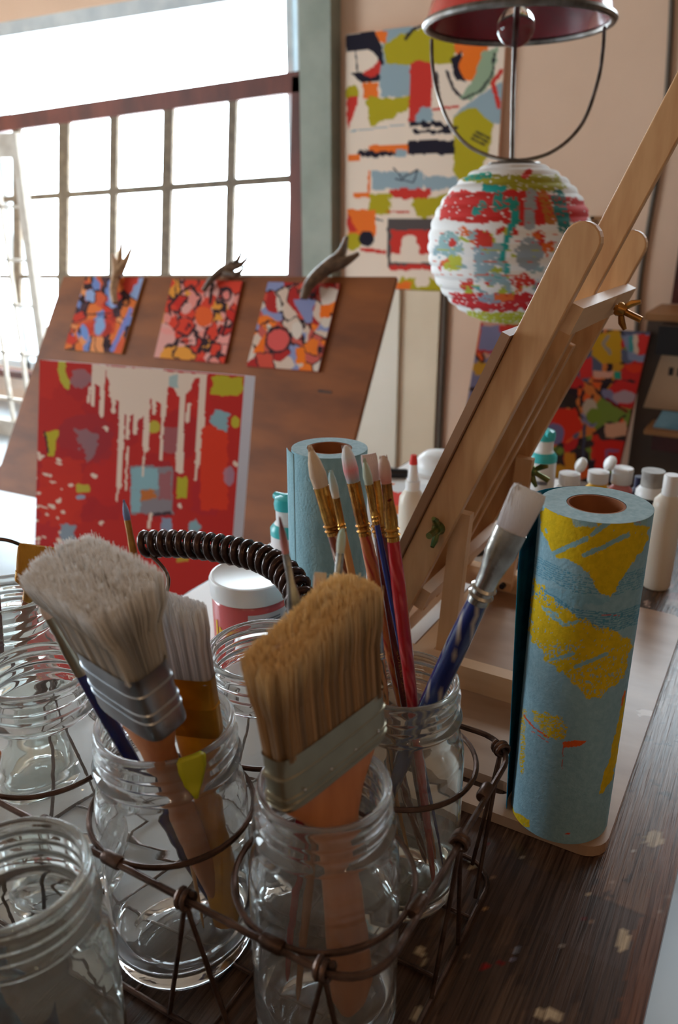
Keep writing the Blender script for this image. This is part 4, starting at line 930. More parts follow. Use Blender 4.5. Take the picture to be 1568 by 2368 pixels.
# ---------------------------------------------------------------- brushes
def strands(mb, O, A, W, Tn, wd, th, ln, top, flare, n, cols, r=.035, seed=1, wob=.25, tipc=None, lead=None, part=3.0):
    # a block of tapering hairs; top(u) gives the length share across the width
    rd = random.Random(seed); lead = A if lead is None else lead
    for i in range(n):
        u = rd.uniform(-1, 1); v = math.copysign(abs(rd.uniform(-1, 1)) ** .6, rd.uniform(-1, 1))
        if abs(u) > .9: v *= .6
        tl = ln * top(u, v) * (1 - .10 * rd.random() ** 2 - .05 * abs(v))
        b = O + W * u * wd / 2 * .97 + Tn * v * th / 2 * .93
        clump = .5 * math.sin(u * part * 5.3 + v * 2 + 1.3) + .3 * math.sin(u * part * 11.7 + 4)
        e = O + lead * tl + W * (u * wd / 2 * flare[0] + clump * .07) + Tn * (v * th / 2 * flare[1] + clump * .05) + V(*[rd.gauss(0, wob * .22) for _ in range(3)])
        m_ = (b + lead * tl * .5 + W * u * wd / 2 * ((flare[0] - 1) * .25) ) * .5 + (b + e) * .25
        p3 = b * .25 + e * .75 + W * u * .05
        shade = rd.uniform(.78, 1.08) * (.80 + .42 * clump)
        cb, ct = lin(cols[0]) * shade, np.minimum(lin(cols[1]) * (.92 + .12 * rd.random()), .95)
        cm = cb * .55 + ct * .45
        d = unit(e - b); x, y, _ = frame(d, Tn)
        q = [b, m_, p3, e]; rr = [r, r, r * 1.0, r * .5]; cl_ = [cb * .8, cb, cb * .8 + ct * .2, ct]
        o = len(mb.v)
        for pt, ra, c in zip(q, rr, cl_):
            for k in range(3):
                a = 2.094 * k + i; mb.v.append(tuple(pt + (x * math.cos(a) + y * math.sin(a)) * ra)); mb.c.append(tuple(c))
        for j in range(3):
            for k in range(3): mb.f.append((o+j*3+k, o+j*3+(k+1) % 3, o+(j+1)*3+(k+1) % 3, o+(j+1)*3+k))
def core(mb, O, A, W, Tn, wd, th, ln, flare, c, f=.8, lead=None):
    lead = A if lead is None else lead; mb.col = lin(c)
    secs = [(O + lead * ln * f * k / 5, W * wd/2 * .93 * (1 + (flare[0]-1) * (k/5*f) ** 1.5) * (1 if k < 5 else .7), Tn * th/2 * .84 * (1 if k < 5 else .35)) for k in range(6)]
    mb.loft(secs, 20, p=3.5); mb.col = None

def big_brush(name, label, O, A, W, wd, th, fl, bl, flare, top, cols, n, ferm, handm, hsecs, bands, tail, seed=1, lead=None, r=.035, corec=None, wob=.25, grp='big paintbrushes standing in jars', fcol=None, part=3.):
    A = unit(A); W = unit(W - A * np.dot(W, A)); Tn = np.cross(A, W)
    root = thing(name, label, 'paintbrush', tail, grp)
    mb = MB(); Ot = O + A * fl
    core(mb, Ot - A * .3, A, W, Tn, wd, th, bl, flare, corec or cols[0], lead=lead); strands(mb, Ot - A * .3, A, W, Tn, wd, th, bl, top, flare, n, cols, r, seed, wob, lead=lead, part=part)
    mb.build('bristles', M['bristle'], root, smooth=True, vcol=True)
    fm = MB(); secs = []
    prof = [(0, 1), (.06, 1.02)]
    for b in bands: prof += [(b - .03, 1.0), (b - .012, 1.035), (b + .012, 1.035), (b + .03, 1.0)]
    prof += [(.97, 1.0), (1, 1.02)]
    fm.loft([(O + A * fl * k, W * wd/2 * s, Tn * (th/2 * s)) for k, s in sorted(prof)], 40, (True, False), p=4.5)
    fm.build('ferrule', ferm, root, smooth=True, ang=30)
    if fcol:
        nb = MB()
        for u in (-.72, -.24, .24, .72): nb.sphere(O + A * fl * fcol + W * wd/2 * u - Tn * th/2 * (1 if np.dot(Tn, O) > 0 else -1), .1, 8)
        nb.build('ferrule_pins', M['chrome'], root, smooth=True)
    hm = MB(); hm.loft([(O + A * h, W * a, Tn * b) for h, a, b in hsecs], 28, p=2.6)
    hm.build('handle', handm, root, smooth=True)
    return root

# tan brush in the front jar
Lp, Rp = Pz(638, 1868, 19.3), Pz(874, 1690, 19.3)
O = (Lp + Rp) / 2; W = Rp - Lp; wd = float(np.linalg.norm(W)); A = XY(-.075, .03, 1)
big_brush('paintbrush', 'broad tan-bristled paintbrush with olive ferrule in the front jar', O, A, W, wd, 1.9, 2.9, 6.75, (1.02, 1.5),
    lambda u, v: float(np.interp(u, [-1, -.85, -.5, 0, .4, .8, .93, 1], [.74, .80, .86, .92, 1.0, 1.02, .97, .88])), ((178,138,92), (244,214,160)), 9000, M['oldfer'], M['oldwood'],
    [(.2, wd*.46, .8), (-.7, wd*.42, .78), (-2.0, wd*.28, .75), (-3.4, wd*.19, .8), (-5.4, 1.25, .85), (-8, 1.0, .9), (-11, 1.15, .9), (-14.5, 1.35, .85), (-16, .9, .5)], (.12, .24, .62), J['front'] + V(0, 0, 1.2), 3, r=.026, corec=(170,130,86), wob=.3, fcol=.3, part=4., lead=unit(XY(-.105, .03, 1)))

# big white brush
O = Pz(328, 1640, 20.6); tip = Pd(190, 1275, 40.5); Bt = J['white'] + V(*(XY(2.6, .2)[:2]), 1.6); A = unit(O - Bt); ld = unit(tip - O)
W = XY(.74, -.65, 0)
big_brush('paintbrush', 'huge white-bristled paintbrush with silver ferrule leaning left in its jar', O, A, W, 5.6, 2.6, 4.2, 5.0, (1.3, 1.7),
    lambda u, v: (.98 - .03 * u - .03 * u * u), ((206,200,190), (255,255,255)), 10000, M['tinfer'], M['oldwood'],
    [(.2, 2.55, 1.1), (-1.2, 1.9, 1.0), (-3, 1.05, .85), (-6, .8, .75), (-10, .8, .75), (-16.4, .5, .45)], (.28, .42, .72), Bt, 8, r=.027, corec=(160,152,140), wob=.35, part=3.3, lead=ld)

# white bristled yellow-handled brush behind it
O = Pz(452, 1690, 17.2); tip = Pd(392, 1385, 47.5); ld = unit(tip - O)
W = XY(.95, -.25, 0)
yt = J['white'] + V(*(XY(2.9, -.5)[:2]), 1.9); A = unit(O - yt)
big_brush('paintbrush', 'white-bristled brush with mustard ferrule and yellow handle behind the huge white brush', O, A, W, 3.3, 1.2, 3.9, 5.0, (1.15, 1.2),
    lambda u, v: (.97 - .10 * u), ((216,212,218), (246,248,252)), 4500, mat('mustard_ferrule', (214,156,36), (150,104,30), rough=.3, metal=.55, nsc=24), M['yellowh'],
    [(.2, 1.35, .55), (-1.5, 1.2, .55), (-4, .85, .5), (-7, .85, .5), (-11, 1.15, .5), (-15.2, .9, .4)], (.5,), yt, 12, r=.024, corec=(222,218,222), wob=.15, lead=ld)

def slim(label, tip, tail, cross_y, jar_, bl, fl, wb, cols, hcol, ferm='gold', shape='round', flat=1., hw=None, z1=1.9, z2=17.0, colr=True, stain=None, rin=None, grp='slim paintbrushes standing in jars', ztail=None):
    """tip, tail: where the brush's ends are seen; the shaft rests on the jar floor and passes its mouth"""
    B0 = Pz(tail[0], tail[1], z1)
    d = B0[:2] - jar_[:2]; rr = np.linalg.norm(d); mx = 3.2
    if rr > mx: B0[:2] = jar_[:2] + d / rr * mx
    fx_ = (cross_y - tip[1]) / (tail[1] - tip[1]); Rm = Pz(tip[0] + (tail[0] - tip[0]) * fx_, cross_y, z2)
    d = Rm[:2] - jar_[:2]; rr = np.linalg.norm(d); mx = rin or 2.7
    if rr > mx: Rm[:2] = jar_[:2] + d / rr * mx
    D = unit(Rm - B0); r_ = unit(ray(*tip)); w0 = B0 - CAM; b_d = np.dot(D, r_)   # where the shaft's line passes closest to the tip's line of sight
    sc_ = (np.dot(r_, w0) - np.dot(D, w0) * b_d) / (1 - b_d * b_d)
    B00 = B0.copy(); best = None; zz = np.linspace(3, 34, 32); mine = (hw or wb * .95) / 2; neck = 3.15 if jar_ is not JW else 3.7; flr = 3.4 if jar_ is not JW else 3.9
    for dx in np.linspace(-3, 3, 9):
        for dy in np.linspace(-3, 3, 9):
            Bc = B00 + V(dx, dy, 0)
            if np.linalg.norm(Bc[:2] - jar_[:2]) > flr - mine * .5: continue
            for off in np.linspace(-9, 9, 19):
                Tc = CAM + r_ * (sc_ + off)
                if Tc[2] < 18: continue
                k_ = (zz - Bc[2]) / (Tc[2] - Bc[2]); Q = Bc + k_[:, None] * (Tc - Bc); on = k_ < 1
                cost = .05 * math.hypot(dx, dy) + .03 * abs(off)
                for zn in (15.0, 17.4):
                    qn = Bc + (Tc - Bc) * (zn - Bc[2]) / (Tc[2] - Bc[2]); cost += 6 * max(0, np.linalg.norm(qn[:2] - jar_[:2]) + mine * 1.15 - neck)
                for (jj, Q2, on2, r2) in PLACED:
                    if jj is jar_:
                        m2 = on & on2
                        if m2.any(): cost += 2.5 * max(0, float((mine * 1.1 + r2 - np.linalg.norm((Q - Q2)[:, :2], axis=1))[m2].max()))
                for (jj, Ob, nb, wb_, lim, z0_, z1_) in WALLS:
                    if jj is jar_:
                        m2 = on & (zz > z0_) & (zz < z1_)
                        if m2.any():
                            dn_ = (Q - Ob) @ nb; lw_ = np.abs((Q - Ob) @ wb_); hit = np.where(lw_ < lim[0] + mine, lim[1] + mine - dn_, 0)
                            cost += 2.5 * max(0, float(hit[m2].max()))
                if best is None or cost < best[0]: best = (cost, Bc, Tc, Q, on)
    cost, B0, TP, Q, on = best; PLACED.append((jar_, Q, on, mine * .95))
    if cost > .8: print('SLIM', label[:40], round(cost, 2))
    Lt = float(np.linalg.norm(TP - B0)); D = (TP - B0) / Lt
    root = thing('paintbrush', label, 'paintbrush', B0, grp)
    # face the flat side to the viewer's side of the table
    Wd = unit(np.cross(D, unit(TP - CAM))); Tn = np.cross(D, Wd)
    mb = MB(); hb = TP - D * bl
    if shape == 'flat': pr = [(-.3,1,1),(0,1,1),(.5,1.08,.8),(.85,1.1,.5),(1,1.02,.2)]
    elif shape == 'point': pr = [(-.3,1,1),(0,1,1),(.3,1.12,1.1),(.6,.85,.85),(.85,.42,.42),(1,.06,.06)]
    elif shape == 'filbert': pr = [(-.3,1,1),(0,1,1),(.35,1.2,1.0),(.7,1.1,.8),(.9,.75,.5),(1,.25,.2)]
    else: pr = [(-.3,1,1),(0,1,1),(.35,1.15,1.1),(.7,1.0,.95),(.92,.6,.6),(1,.2,.2)]
    cs = [lin(cols[0]) * (1-max(0,min(1,h))) + lin(cols[1]) * max(0,min(1,h)) for h, _, _ in pr]
    if stain: cs[2] = lin(stain)
    mb.loft([(hb + D * bl * h, Wd * wb/2 * a, Tn * wb/2 * flat * b) for h, a, b in pr], 16, cols=cs)
    nh_ = 60 if wb < 1.3 else 240; rd = random.Random(int(tip[0]))
    for i in range(nh_):
        a = rd.uniform(0, 6.283); u_, v_2 = math.cos(a), math.sin(a)
        s_ = .98 if shape != 'point' else .9; p0_ = hb + Wd * wb/2 * u_ * s_ + Tn * wb/2 * flat * v_2 * s_
        k = {'flat': 1.06, 'point': .25, 'filbert': .7, 'round': .6}[shape]; q = rd.uniform(-1, 1) if shape == 'flat' else u_
        p1_ = hb + D * bl * rd.uniform(.9, 1.03) + Wd * wb/2 * q * k + Tn * wb/2 * flat * v_2 * .25
        pm = (p0_ + p1_) / 2 + Wd * wb/2 * u_ * .18 * (shape != 'flat')
        mb.col = lin(cols[0]) * .5 + lin(cols[1]) * .5 * rd.uniform(.85, 1.1)
        mb.tube([p0_, pm, p1_], [.014, .014, .006], 3, False)
    mb.col = None
    mb.build('bristles', M['hair'], root, smooth=True, vcol=True)
    hw = hw or wb * .95; rf = wb / 2
    fb_ = hb - D * fl
    sec = [(hb, Wd * rf * 1.04, Tn * rf * flat * 1.05), (hb - D * fl * .3, Wd * rf * 1.02, Tn * rf * max(flat, .7)), (hb - D * fl * .6, Wd * hw/2 * 1.08, Tn * hw/2 * 1.08)]
    if colr:
        for k in (.80, .90): sec += [(hb - D * fl * (k-.03), Wd * hw/2 * 1.04, Tn * hw/2 * 1.04), (hb - D * fl * k, Wd * hw/2 * 1.28, Tn * hw/2 * 1.28), (hb - D * fl * (k+.03), Wd * hw/2 * 1.04, Tn * hw/2 * 1.04)]
    sec += [(fb_, Wd * hw/2 * 1.08, Tn * hw/2 * 1.08)]
    MB().loft(sec, 20).build('ferrule', M[ferm], root, smooth=True)
    hl = Lt - bl - fl
    hm = MB(); pr = [(-.2, .9), (0, 1), (.12, 1.16), (.3, 1.1), (.6, .85), (.85, .6), (.97, .45), (1, .15)]
    c0, c1 = (hcol if isinstance(hcol[0], tuple) else (hcol, hcol)); 
    nseg = 40; ss = np.linspace(0, 1, nseg); rr_ = np.interp(ss, [a for a, _ in pr], [b for _, b in pr])
    hc = []
    for k, s in enumerate(ss): hc.append(lin(c0))
    hm.loft([(fb_ - D * hl * s, Wd * hw/2 * r_, Tn * hw/2 * r_) for s, r_ in zip(ss, rr_)], 18, cols=hc)
    if c1 != c0:                             # chipped paint along the shaft
        n0 = 18
        for j in range(nseg):
            for k in range(n0):
                if math.sin(j * 1.7 + k * .9) * math.sin(k * 2.3 + j * .31) + .3 * math.sin(j * .5) > .62: hm.c[j*n0+k] = tuple(lin(c1))
    hm.build('handle', M['handle'], root, smooth=True, vcol=True)
    root['_'] = 0; del root['_']
    return root, B0, D, Lt, hb, fb_, Wd, Tn, hw
JR, JF, JW = J['right'], J['front'], J['white']
PLACED = []; WALLS = []
Wt = unit((Rp - Lp) * V(1, 1, 0)); nt_ = V(-Wt[1], Wt[0], 0)
WALLS.append((JF, (Lp + Rp) / 2, nt_, Wt, (4.6, 1.3), 15.5, 23)); WALLS.append((JF, (Lp + Rp) / 2, nt_, Wt, (4.6, 2.3), 23, 31)); WALLS.append((JF, (Lp + Rp) / 2, nt_, Wt, (1.5, .95), 2, 15.5))
slim('wide-headed tan brush with paint-smeared gold ferrule, leftmost in the right rear jar', (716,1030), (985,1990), 1540, JR, 2.7, 3.2, .95, ((206,176,150),(236,214,186)), ((120,60,40),(226,206,190)), shape='point', flat=.8)
slim('small brush with pale blue tip just right of the leftmost tan brush', (764,1088), (962,1985), 1560, JR, 1.75, 2.2, .46, ((224,208,190),(170,210,220)), (196,140,84), shape='round')
slim('white round brush with a red smear and orange wooden handle', (799,1030), (975,1985), 1540, JR, 2.4, 3.6, .84, ((150,166,172),(236,232,230)), ((198,118,70),(170,50,50)), stain=(220,140,140), shape='round')
mr = slim('square pinkish brush with gold ferrule and lettered maroon handle', (852,1050), (1000,2010), 1560, JR, 1.7, 3.6, .92, ((206,170,170),(232,214,214)), ((84,18,26),(110,40,40)), shape='flat', flat=.55)
slim('pointed pale green brush with thin blue handle before the square pinkish brush', (842,1060), (1003,1990), 1556, JR, 1.6, 2.6, .5, ((176,180,160),(196,214,196)), (28,50,128), shape='point', hw=.34)
slim('pinkish filbert brush with bright red handle, rightmost of the upright brushes', (886,1053), (1000,2000), 1568, JR, 1.7, 3.6, .62, ((206,130,120),(230,210,200)), ((166,20,30),(196,80,80)), shape='filbert', flat=.8, hw=.78)
slim('wooden-handled brush stained dark green deep in the right rear jar', (872,1420), (975,1960), 1600, JR, 1.2, 2.0, .5, ((170,170,160),(200,200,190)), ((176,128,84),(30,50,44)), shape='round', ferm='silver')
bl_ = slim('flat white brush with long silver ferrule and blue handle leaning right', (1226,1132), (870,1960), 1590, JR, 2.65, 5.0, 1.75, ((206,200,206),(240,240,242)), ((18,38,104),(170,160,150)), ferm='silver', shape='flat', flat=.34, hw=1.2, rin=2.6)
slim('thin brush with dark red tip, silver ferrule and red handle left of the tan brush', (647,1196), (815,2290), 1790, JF, 1.9, 5.0, .36, ((206,140,140),(100,60,70)), (176,24,34), ferm='silver', shape='point', hw=.8)
slim('small pale green tipped brush above the tan brush', (792,1222), (690,2300), 1815, JF, 1.3, 3.6, .42, ((200,204,190),(186,214,200)), (150,96,60), ferm='silver', shape='round', hw=.75)
slim('small square brush with orange hair above the tan brush', (741,1324), (740,2290), 1830, JF, 1.3, 3.0, .62, ((226,150,96),(226,214,196)), (150,24,34), shape='flat', flat=.5, hw=.7)
slim('fine brush with blue tip and tan ferrule rising behind the white brushes', (286,1156), (470,2140), 1640, JW, 1.2, 2.8, .36, ((96,110,160),(150,180,226)), (210,170,120), ferm='brass', shape='point', hw=.42)
slim('slender brush with navy handle crossing the silver ferrule of the huge white brush', (96,1392), (500,2120), 1690, JW, 1.0, 4.0, .62, ((230,200,180),(236,220,206)), (16,30,96), ferm='oldfer', shape='round', hw=.78, colr=False, rin=3.5)
slim('narrow brush with brown ferrule and bare wood right of the yellow handle', (432,1400), (545,2030), 1620, JW, 4.2, 3.4, .8, ((220,214,220),(240,240,244)), ((190,140,96),(226,214,206)), ferm='gold', shape='flat', flat=.7, hw=.8, rin=3.4)
slim('wide gold-bristled brush with brass ferrule in the jar at the left edge', (88,1262), (-60,1700), 1385, J['far'], 2.6, 2.6, 2.6, ((206,146,40),(226,166,60)), (150,90,60), shape='flat', flat=.35, hw=1.0, rin=2.2, colr=False, ferm='gold')
slim('dark violet handled brush cut by the left picture edge', (-14,1290), (10,1690), 1375, J['far'], 1., 2.0, .5, ((120,60,80),(120,60,80)), (84,20,60), shape='round', rin=2.6)
# lettering and bar code sticker on the maroon handle
root, B0, D, Lt, hb, fb_, Wd, Tn, hw = mr
def lettering(txt, at, size, m, name='lettering'):
    cu = bpy.data.curves.new(name, 'FONT'); cu.body = txt; cu.size = size * .01; cu.extrude = .00008; cu.align_x = 'LEFT'; cu.align_y = 'CENTER'; cu.space_character = 1.1
    to = bpy.data.objects.new('tmp', cu); sc.collection.objects.link(to); dg = bpy.context.evaluated_depsgraph_get()
    me = bpy.data.meshes.new_from_object(to.evaluated_get(dg)); bpy.data.objects.remove(to)
    me.materials.clear(); me.materials.append(m)
    from mathutils import Matrix
    X = Vector(-D); Z = Vector(unit(CAM - at)); Z = (Z - X * Z.dot(X)).normalized(); Yv = Z.cross(X)
    ctr = at + np.array(Z) * (hw / 2 * 1.17 + .015) - ORG[root.name]
    mt = Matrix((( X.x, Yv.x, Z.x, ctr[0]*.01), (X.y, Yv.y, Z.y, ctr[1]*.01), (X.z, Yv.z, Z.z, ctr[2]*.01), (0,0,0,1)))
    me.transform(mt); ob = bpy.data.objects.new(name, me); sc.collection.objects.link(ob); ob.parent = root; return ob
lo, hi = 5., Lt
for _ in range(40):
    mid = (lo + hi) / 2
    if proj(B0 + D * mid)[1][0] > 1495: lo = mid
    else: hi = mid
lettering('CONNOISSEUR', B0 + D * lo, .5, M['gold'])
lettering('347', B0 + D * (lo - 4.1), .3, M['gold'])
q0 = 1.2; MB().loft([(B0 + D * (q0 + k * 3.4), Wd * (hw*.30 + k*.06), Tn * (hw*.30 + k*.06)) for k in (0, 1)], 18).build('bar_code_sticker', M['label'], root, smooth=True)
bb = MB(); rd = random.Random(2)
vd = unit(CAM - B0); vd = unit(vd - D * np.dot(vd, D)); wdv = np.cross(D, vd); k = q0 + .2
while k < q0 + 2.6:
    h = rd.uniform(.04, .12); rr = hw * .30 + (k - q0) / 3.4 * .06 + .012
    bb.add([B0 + D * (k + e) + vd * rr * math.cos(a) + wdv * rr * math.sin(a) for e in (0, h) for a in np.linspace(-.7, .7, 6)], [(i, i+1, i+7, i+6) for i in range(5)]); k += h + rd.uniform(.05, .1)
bb.build('bar_code', M['black'], root)
# chunky wooden handle seen at the left edge
hq = [Pz(-150, 2250, .2), Pd(-6, 1742, 38.)]
o = MB().lathe([(.3, 0), (.5, 2), (.55, 8), (.62, 14), (.5, 17), (.2, float(np.linalg.norm(hq[1] - hq[0])))], hq[0], hq[1] - hq[0], 16, (True, True)).build('brush_handle', M['oldwood'], smooth=True)
tag(o, 'rounded red-brown wooden handle tip at the left picture edge', 'handle')

# ---------------------------------------------------------------- pink paint tub
pc_ = Pz(578, 1320, 10.2)
TU = thing('paint_tub', 'pink paint tub with white screw lid behind the jars', 'paint tub', (pc_[0], pc_[1], .07)); c = V(pc_[0], pc_[1], .07)
Rt = 4.25
MB().lathe([(.01, 0), (Rt-.5, 0), (Rt-.15, .25), (Rt-.1, .8), (Rt-.1, 7.2), (Rt-.25, 7.6), (Rt-.45, 7.8), (Rt-.45, 8.2)], c, n=64, caps=(False, True)).build('tub_body', M['pinkjar'], TU, smooth=True)
MB().lathe([(Rt-.1, 7.85), (Rt+.08, 7.9), (Rt+.1, 9.6), (Rt-.02, 9.85), (Rt-.25, 9.9), (Rt-.5, 9.78), (.01, 9.78)], c, n=72, caps=(False, False)).build('screw_lid', M['white'], TU, smooth=True, ang=35)
ca = math.atan2(-c[1], -c[0])
def wrap(a0, a1, z0, z1, R, m, name, parent, n=14, mb=None):
    own = mb is None; mb = mb or MB(); vs = [c + V(R * math.cos(a), R * math.sin(a), z) for z in (z0, z1) for a in np.linspace(a0, a1, n)]
    mb.add(vs, [(i, i+1, n+i+1, n+i) for i in range(n-1)])
    return mb.build(name, m, parent, smooth=True) if own else mb
wrap(ca - .10, ca + 1.45, 1.6, 7.0, Rt - .06, M['label'], 'label', TU, 26)
ink = MB(); rd = random.Random(5)
for i, z in enumerate((6.3, 6.0, 5.5, 5.15, 4.8, 4.45, 4.1, 3.75, 3.4, 3.05)):
    wrap(ca + .24, ca + (.78 if i < 2 else 1.0) + rd.uniform(-.08, .04), z, z + (.16 if i < 2 else .07), Rt - .04, None, None, None, 10, ink)
for i in range(6): wrap(ca - .02, ca + .14, 4.6 - i * .2, 4.68 - i * .2, Rt - .04, None, None, None, 4, ink)
for i in range(5): wrap(ca + 1.16, ca + 1.24, 2.6 + i * .8, 3.1 + i * .8, Rt - .04, None, None, None, 4, ink)
ink.build('small_print', M['greyink'], TU)
ye = MB()
for i, (a0, h) in enumerate(((-1.12, 5.6), (-.98, 5.0), (-.83, 4.8), (-.73, 4.75), (-.6, 4.6), (-.45, 4.5))): wrap(ca + a0, ca + a0 + .085, 2.2, h, Rt - .05, None, None, None, 4, ye)
wrap(ca - .98, ca - .64, 4.55, 4.8, Rt - .05, None, None, None, 8, ye)
ye.build('yellow_lettering', M['yellow'], TU)

# ---------------------------------------------------------------- bottles on the table
def bottle(name, label, pxc, py, H, R, parts, z0=.07, cat='bottle', grp=None):
    p = Pz(pxc, py, z0 + H); base = V(p[0], p[1], z0); o = thing(name, label, cat, base, grp)
    for nm, prof, m in parts:
        MB().lathe([(r * R, h * H) for r, h in prof], base, n=36, caps=(True, True)).build(nm, M[m], o, smooth=True, ang=45)
    return o, base
pump = [('bottle_body', [(.9,0),(1,.03),(1,.70),(.95,.75),(.7,.80)], 'white'), ('teal_band', [(1.02,.70),(1.02,.75),(.8,.785)], 'teal'), ('cap_base', [(.66,.78),(.68,.90)], 'white'), ('flip_cap', [(.74,.90),(.78,.94),(.7,.985),(.4,1)], 'teal')]
def spout(o, base, R, H, side):
    MB().tube([base + V(0, 0, H*.965), base + side * R * .95 + V(0, 0, H*.975)], [R*.36, R*.22], 12).build('cap_spout', M['teal'], o, smooth=True)
def lab(o, base, R, z0, z1, n=5):
    mb = MB(); a = math.atan2(-base[1], -base[0])
    for i in range(n):
        z = z0 + (z1 - z0) * i / n; vs = [base + V(R*1.01*math.cos(q), R*1.01*math.sin(q), zz) for zz in (z, z + (z1-z0)/n*.35) for q in np.linspace(a-.6, a+.5, 8)]
        mb.add(vs, [(k, k+1, 9+k, 8+k) for k in range(7)])
    mb.build('label_print', M['greyink'], o)
o, b_ = bottle('paint_bottle', 'white bottle with teal flip cap between the red painting and the plain roll', 664, 1146, 15.5, 2.0, pump, .07, grp='teal-capped bottles'); spout(o, b_, 2.0, 15.5, V(-1,.2,0)); lab(o, b_, 2.0, 3, 10, 9)
o, b_ = bottle('paint_bottle', 'white bottle with teal flip cap standing behind the painted towel roll', 1262, 992, 16, 2.0, pump, grp='teal-capped bottles'); spout(o, b_, 2.0, 16, V(.6,-.8,0)); lab(o, b_, 2.0, 3, 9.6, 4)
bottle('glue_bottle', 'milky glue bottle with red tip between the brushes and the easel', 957, 1052, 15, 1.85, [('bottle_body', [(.9,0),(1,.03),(1,.52),(.95,.60),(.5,.68)], 'milky'), ('collar', [(.55,.66),(.55,.76)], 'white'), ('nozzle', [(.42,.76),(.28,.92)], 'white'), ('red_tip', [(.26,.9),(.3,.92),(.22,1)], 'redp')])
bottle('paint_bottle', 'small round-topped whitish bottle left of the teal-capped bottle by the easel strut', 1205, 1070, 10.5, 1.1, [('bottle_body', [(.9,0),(1,.03),(1,.6),(.8,.68)], 'navy'), ('cap', [(.85,.68),(.85,.9),(.6,.98),(.2,1)], 'milky')])
flip = lambda m: [('bottle_body', [(.9,0),(1,.03),(1,.72),(.6,.82)], m), ('cap_base', [(.85,.82),(.9,.84),(.9,1)], 'white')]
for x, y, m, lab_, ang in ((1318, 1094, 'milky', 'open white flip-top bottle, leftmost peeking over the painted roll', .5), (1385, 1090, 'yellow', 'open flip-top bottle smeared yellow peeking over the painted roll', .9), (1440, 1092, 'pinkp', 'pink flip-top bottle peeking over the right side of the painted roll', 2.2)):
    o, b_ = bottle('paint_bottle', lab_, x, y, 9.5, 1.7, flip(m), grp='flip-top bottles behind the painted roll')
    if x < 1430:
        t_ = b_ + V(1.3, .6, 9.6); MB().lathe([(1.3, 0), (1.45, .15), (1.45, .5), (1.1, .75)], t_ + V(.3, 0, 1.1), V(-.8, -.5, .5), 20, (True, True), el=.8).build('flip_lid', M['white'], o, smooth=True)
    else: MB().lathe([(1.5, 0), (1.6, .2), (1.5, .7), (.9, .9)], b_ + V(0, 0, 9.5), None, 20, (True, True)).build('flip_lid', M['white'], o, smooth=True)
bottle('paint_bottle', 'dark teal bottle just left of the silver-capped bottle', 1482, 1102, 8.4, 1.2, [('bottle_body', [(.9,0),(1,.03),(1,.72),(.6,.82)], 'navy'), ('cap', [(.7,.82),(.7,1)], 'navy')])
bottle('paint_bottle', 'dark bottle with whitish ribbed cap right behind the painted roll', 1512, 1088, 12.2, 2.0, [('bottle_body', [(.9,0),(1,.03),(1,.70),(.9,.74)], 'black'), ('shoulder', [(1.02,.70),(1.0,.76),(.72,.82)], 'white'), ('cap', [(.74,.80),(.74,.96),(.78,.97),(.78,1)], 'tubgrey')])
bottle('paint_bottle', 'tall white bottle cut by the right picture edge', 1556, 1098, 15.2, 1.8, [('bottle_body', [(.9,0),(1,.03),(1,.72),(.95,.78),(.6,.83)], 'milky'), ('cap', [(.55,.83),(.55,.99),(.5,1)], 'white')])
bottle('paint_bottle', 'bottle with navy neck standing behind the dark and the tall white bottles', 1545, 1108, 8.5, 1.3, [('bottle_body', [(.9,0),(1,.03),(1,.8),(.6,.88)], 'navy'), ('cap', [(.6,.88),(.6,1)], 'navy')])
def onT(x, y, z=.07): return Pz(x, y, z)
q = onT(1098, 1278); o = thing('paint_pot', 'small grey pot with black foot seen through the easel', 'pot', q)
MB().lathe([(1.4, 0), (1.4, .8)], q, n=28, caps=(True, True)).build('foot', M['black'], o, smooth=True); MB().lathe([(1.35, .8), (1.4, 6.6), (1.0, 7)], q, n=28, caps=(True, True)).build('pot_body', M['tubgrey'], o, smooth=True)
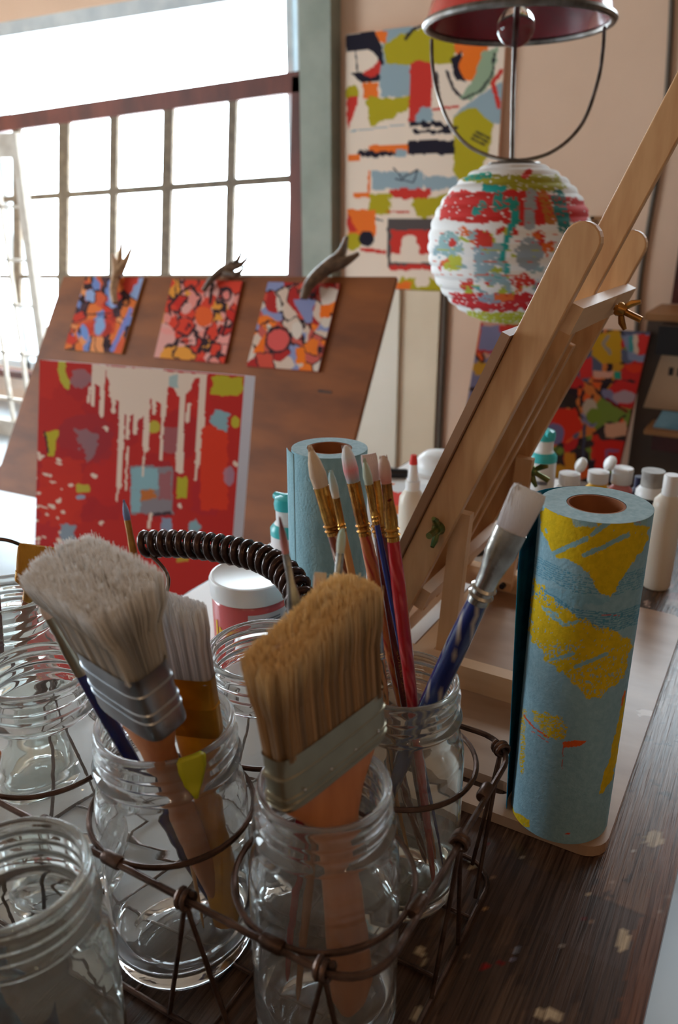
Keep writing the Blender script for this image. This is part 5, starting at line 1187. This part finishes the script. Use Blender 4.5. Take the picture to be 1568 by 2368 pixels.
q = onT(1168, 1285); o = thing('plastic_tub', 'squat cloudy plastic tub with olive lid seen between the easel legs', 'tub', q)
MB().box((q[0]-2.2, q[1], .07), (q[0]+2.2, q[1]+4, 4.2)).build('tub_body', M['tubgrey'], o); MB().box((q[0]-2.4, q[1]-.2, 4.2), (q[0]+2.4, q[1]+4.2, 4.9)).build('lid', mat('olive_lid', (96,100,70), rough=.5), o)
q = onT(1012, 1086, .07); o = MB().lathe([(4.2, 0), (4.3, .4), (3.8, 2.4), (2.6, 3.4), (.1, 3.6)], q, n=40, caps=(True, False)).build('white_bowl', M['white'], smooth=True); tag(o, 'white upturned bowl on the table behind the glue bottle', 'bowl')
q = onT(900, 1104, .07); o = thing('black_marker', 'thick black marker lying near the table end behind the brushes', 'marker', q)
MB().lathe([(.75, -4.4), (.85, -4), (.85, 3), (.7, 3.4)], q + V(0, 0, .86), XY(1, -.1, 0), 16, (True, True)).build('barrel', M['black'], o, smooth=True); MB().lathe([(.5, 3.4), (.5, 4.4)], q + V(0, 0, .86), XY(1, -.1, 0), 12, (True, True)).build('tip', M['white'], o, smooth=True)
# paint-smeared white palette sheet
def p_pal(X, Y):
    p = Paint(X, Y, (226,230,234)); p.poly([(880,1132),(960,1140),(990,1165),(980,1185),(930,1175),(880,1160)], (226,70,60), amp=6); p.ell(915, 1180, 22, 10, (230,120,60)); p.ell(905, 1115, 10, 6, (226,120,50)); p.ell(1160, 1150, 8, 8, (236,190,70)); p.ell(890, 1215, 12, 12, (200,60,60))
    return p.C
a_, b_, c_ = onT(840, 1115, .25), onT(985, 1120, .25), onT(850, 1260, .25)
o = canvas('paint_palette', M['paint'], a_, b_, c_, 70, 70, .12, p_pal, (220,220,224)); tag(o, 'white palette sheet smeared with red paint behind the slim brushes', 'palette')
q = onT(1132, 1200); o = MB().box((q[0]-5, q[1]+2, .07), (q[0]+5, q[1]+16, 1.6)).build('white_tray', M['sheet']); tag(o, 'low white tray seen through the easel beside the strut', 'tray')
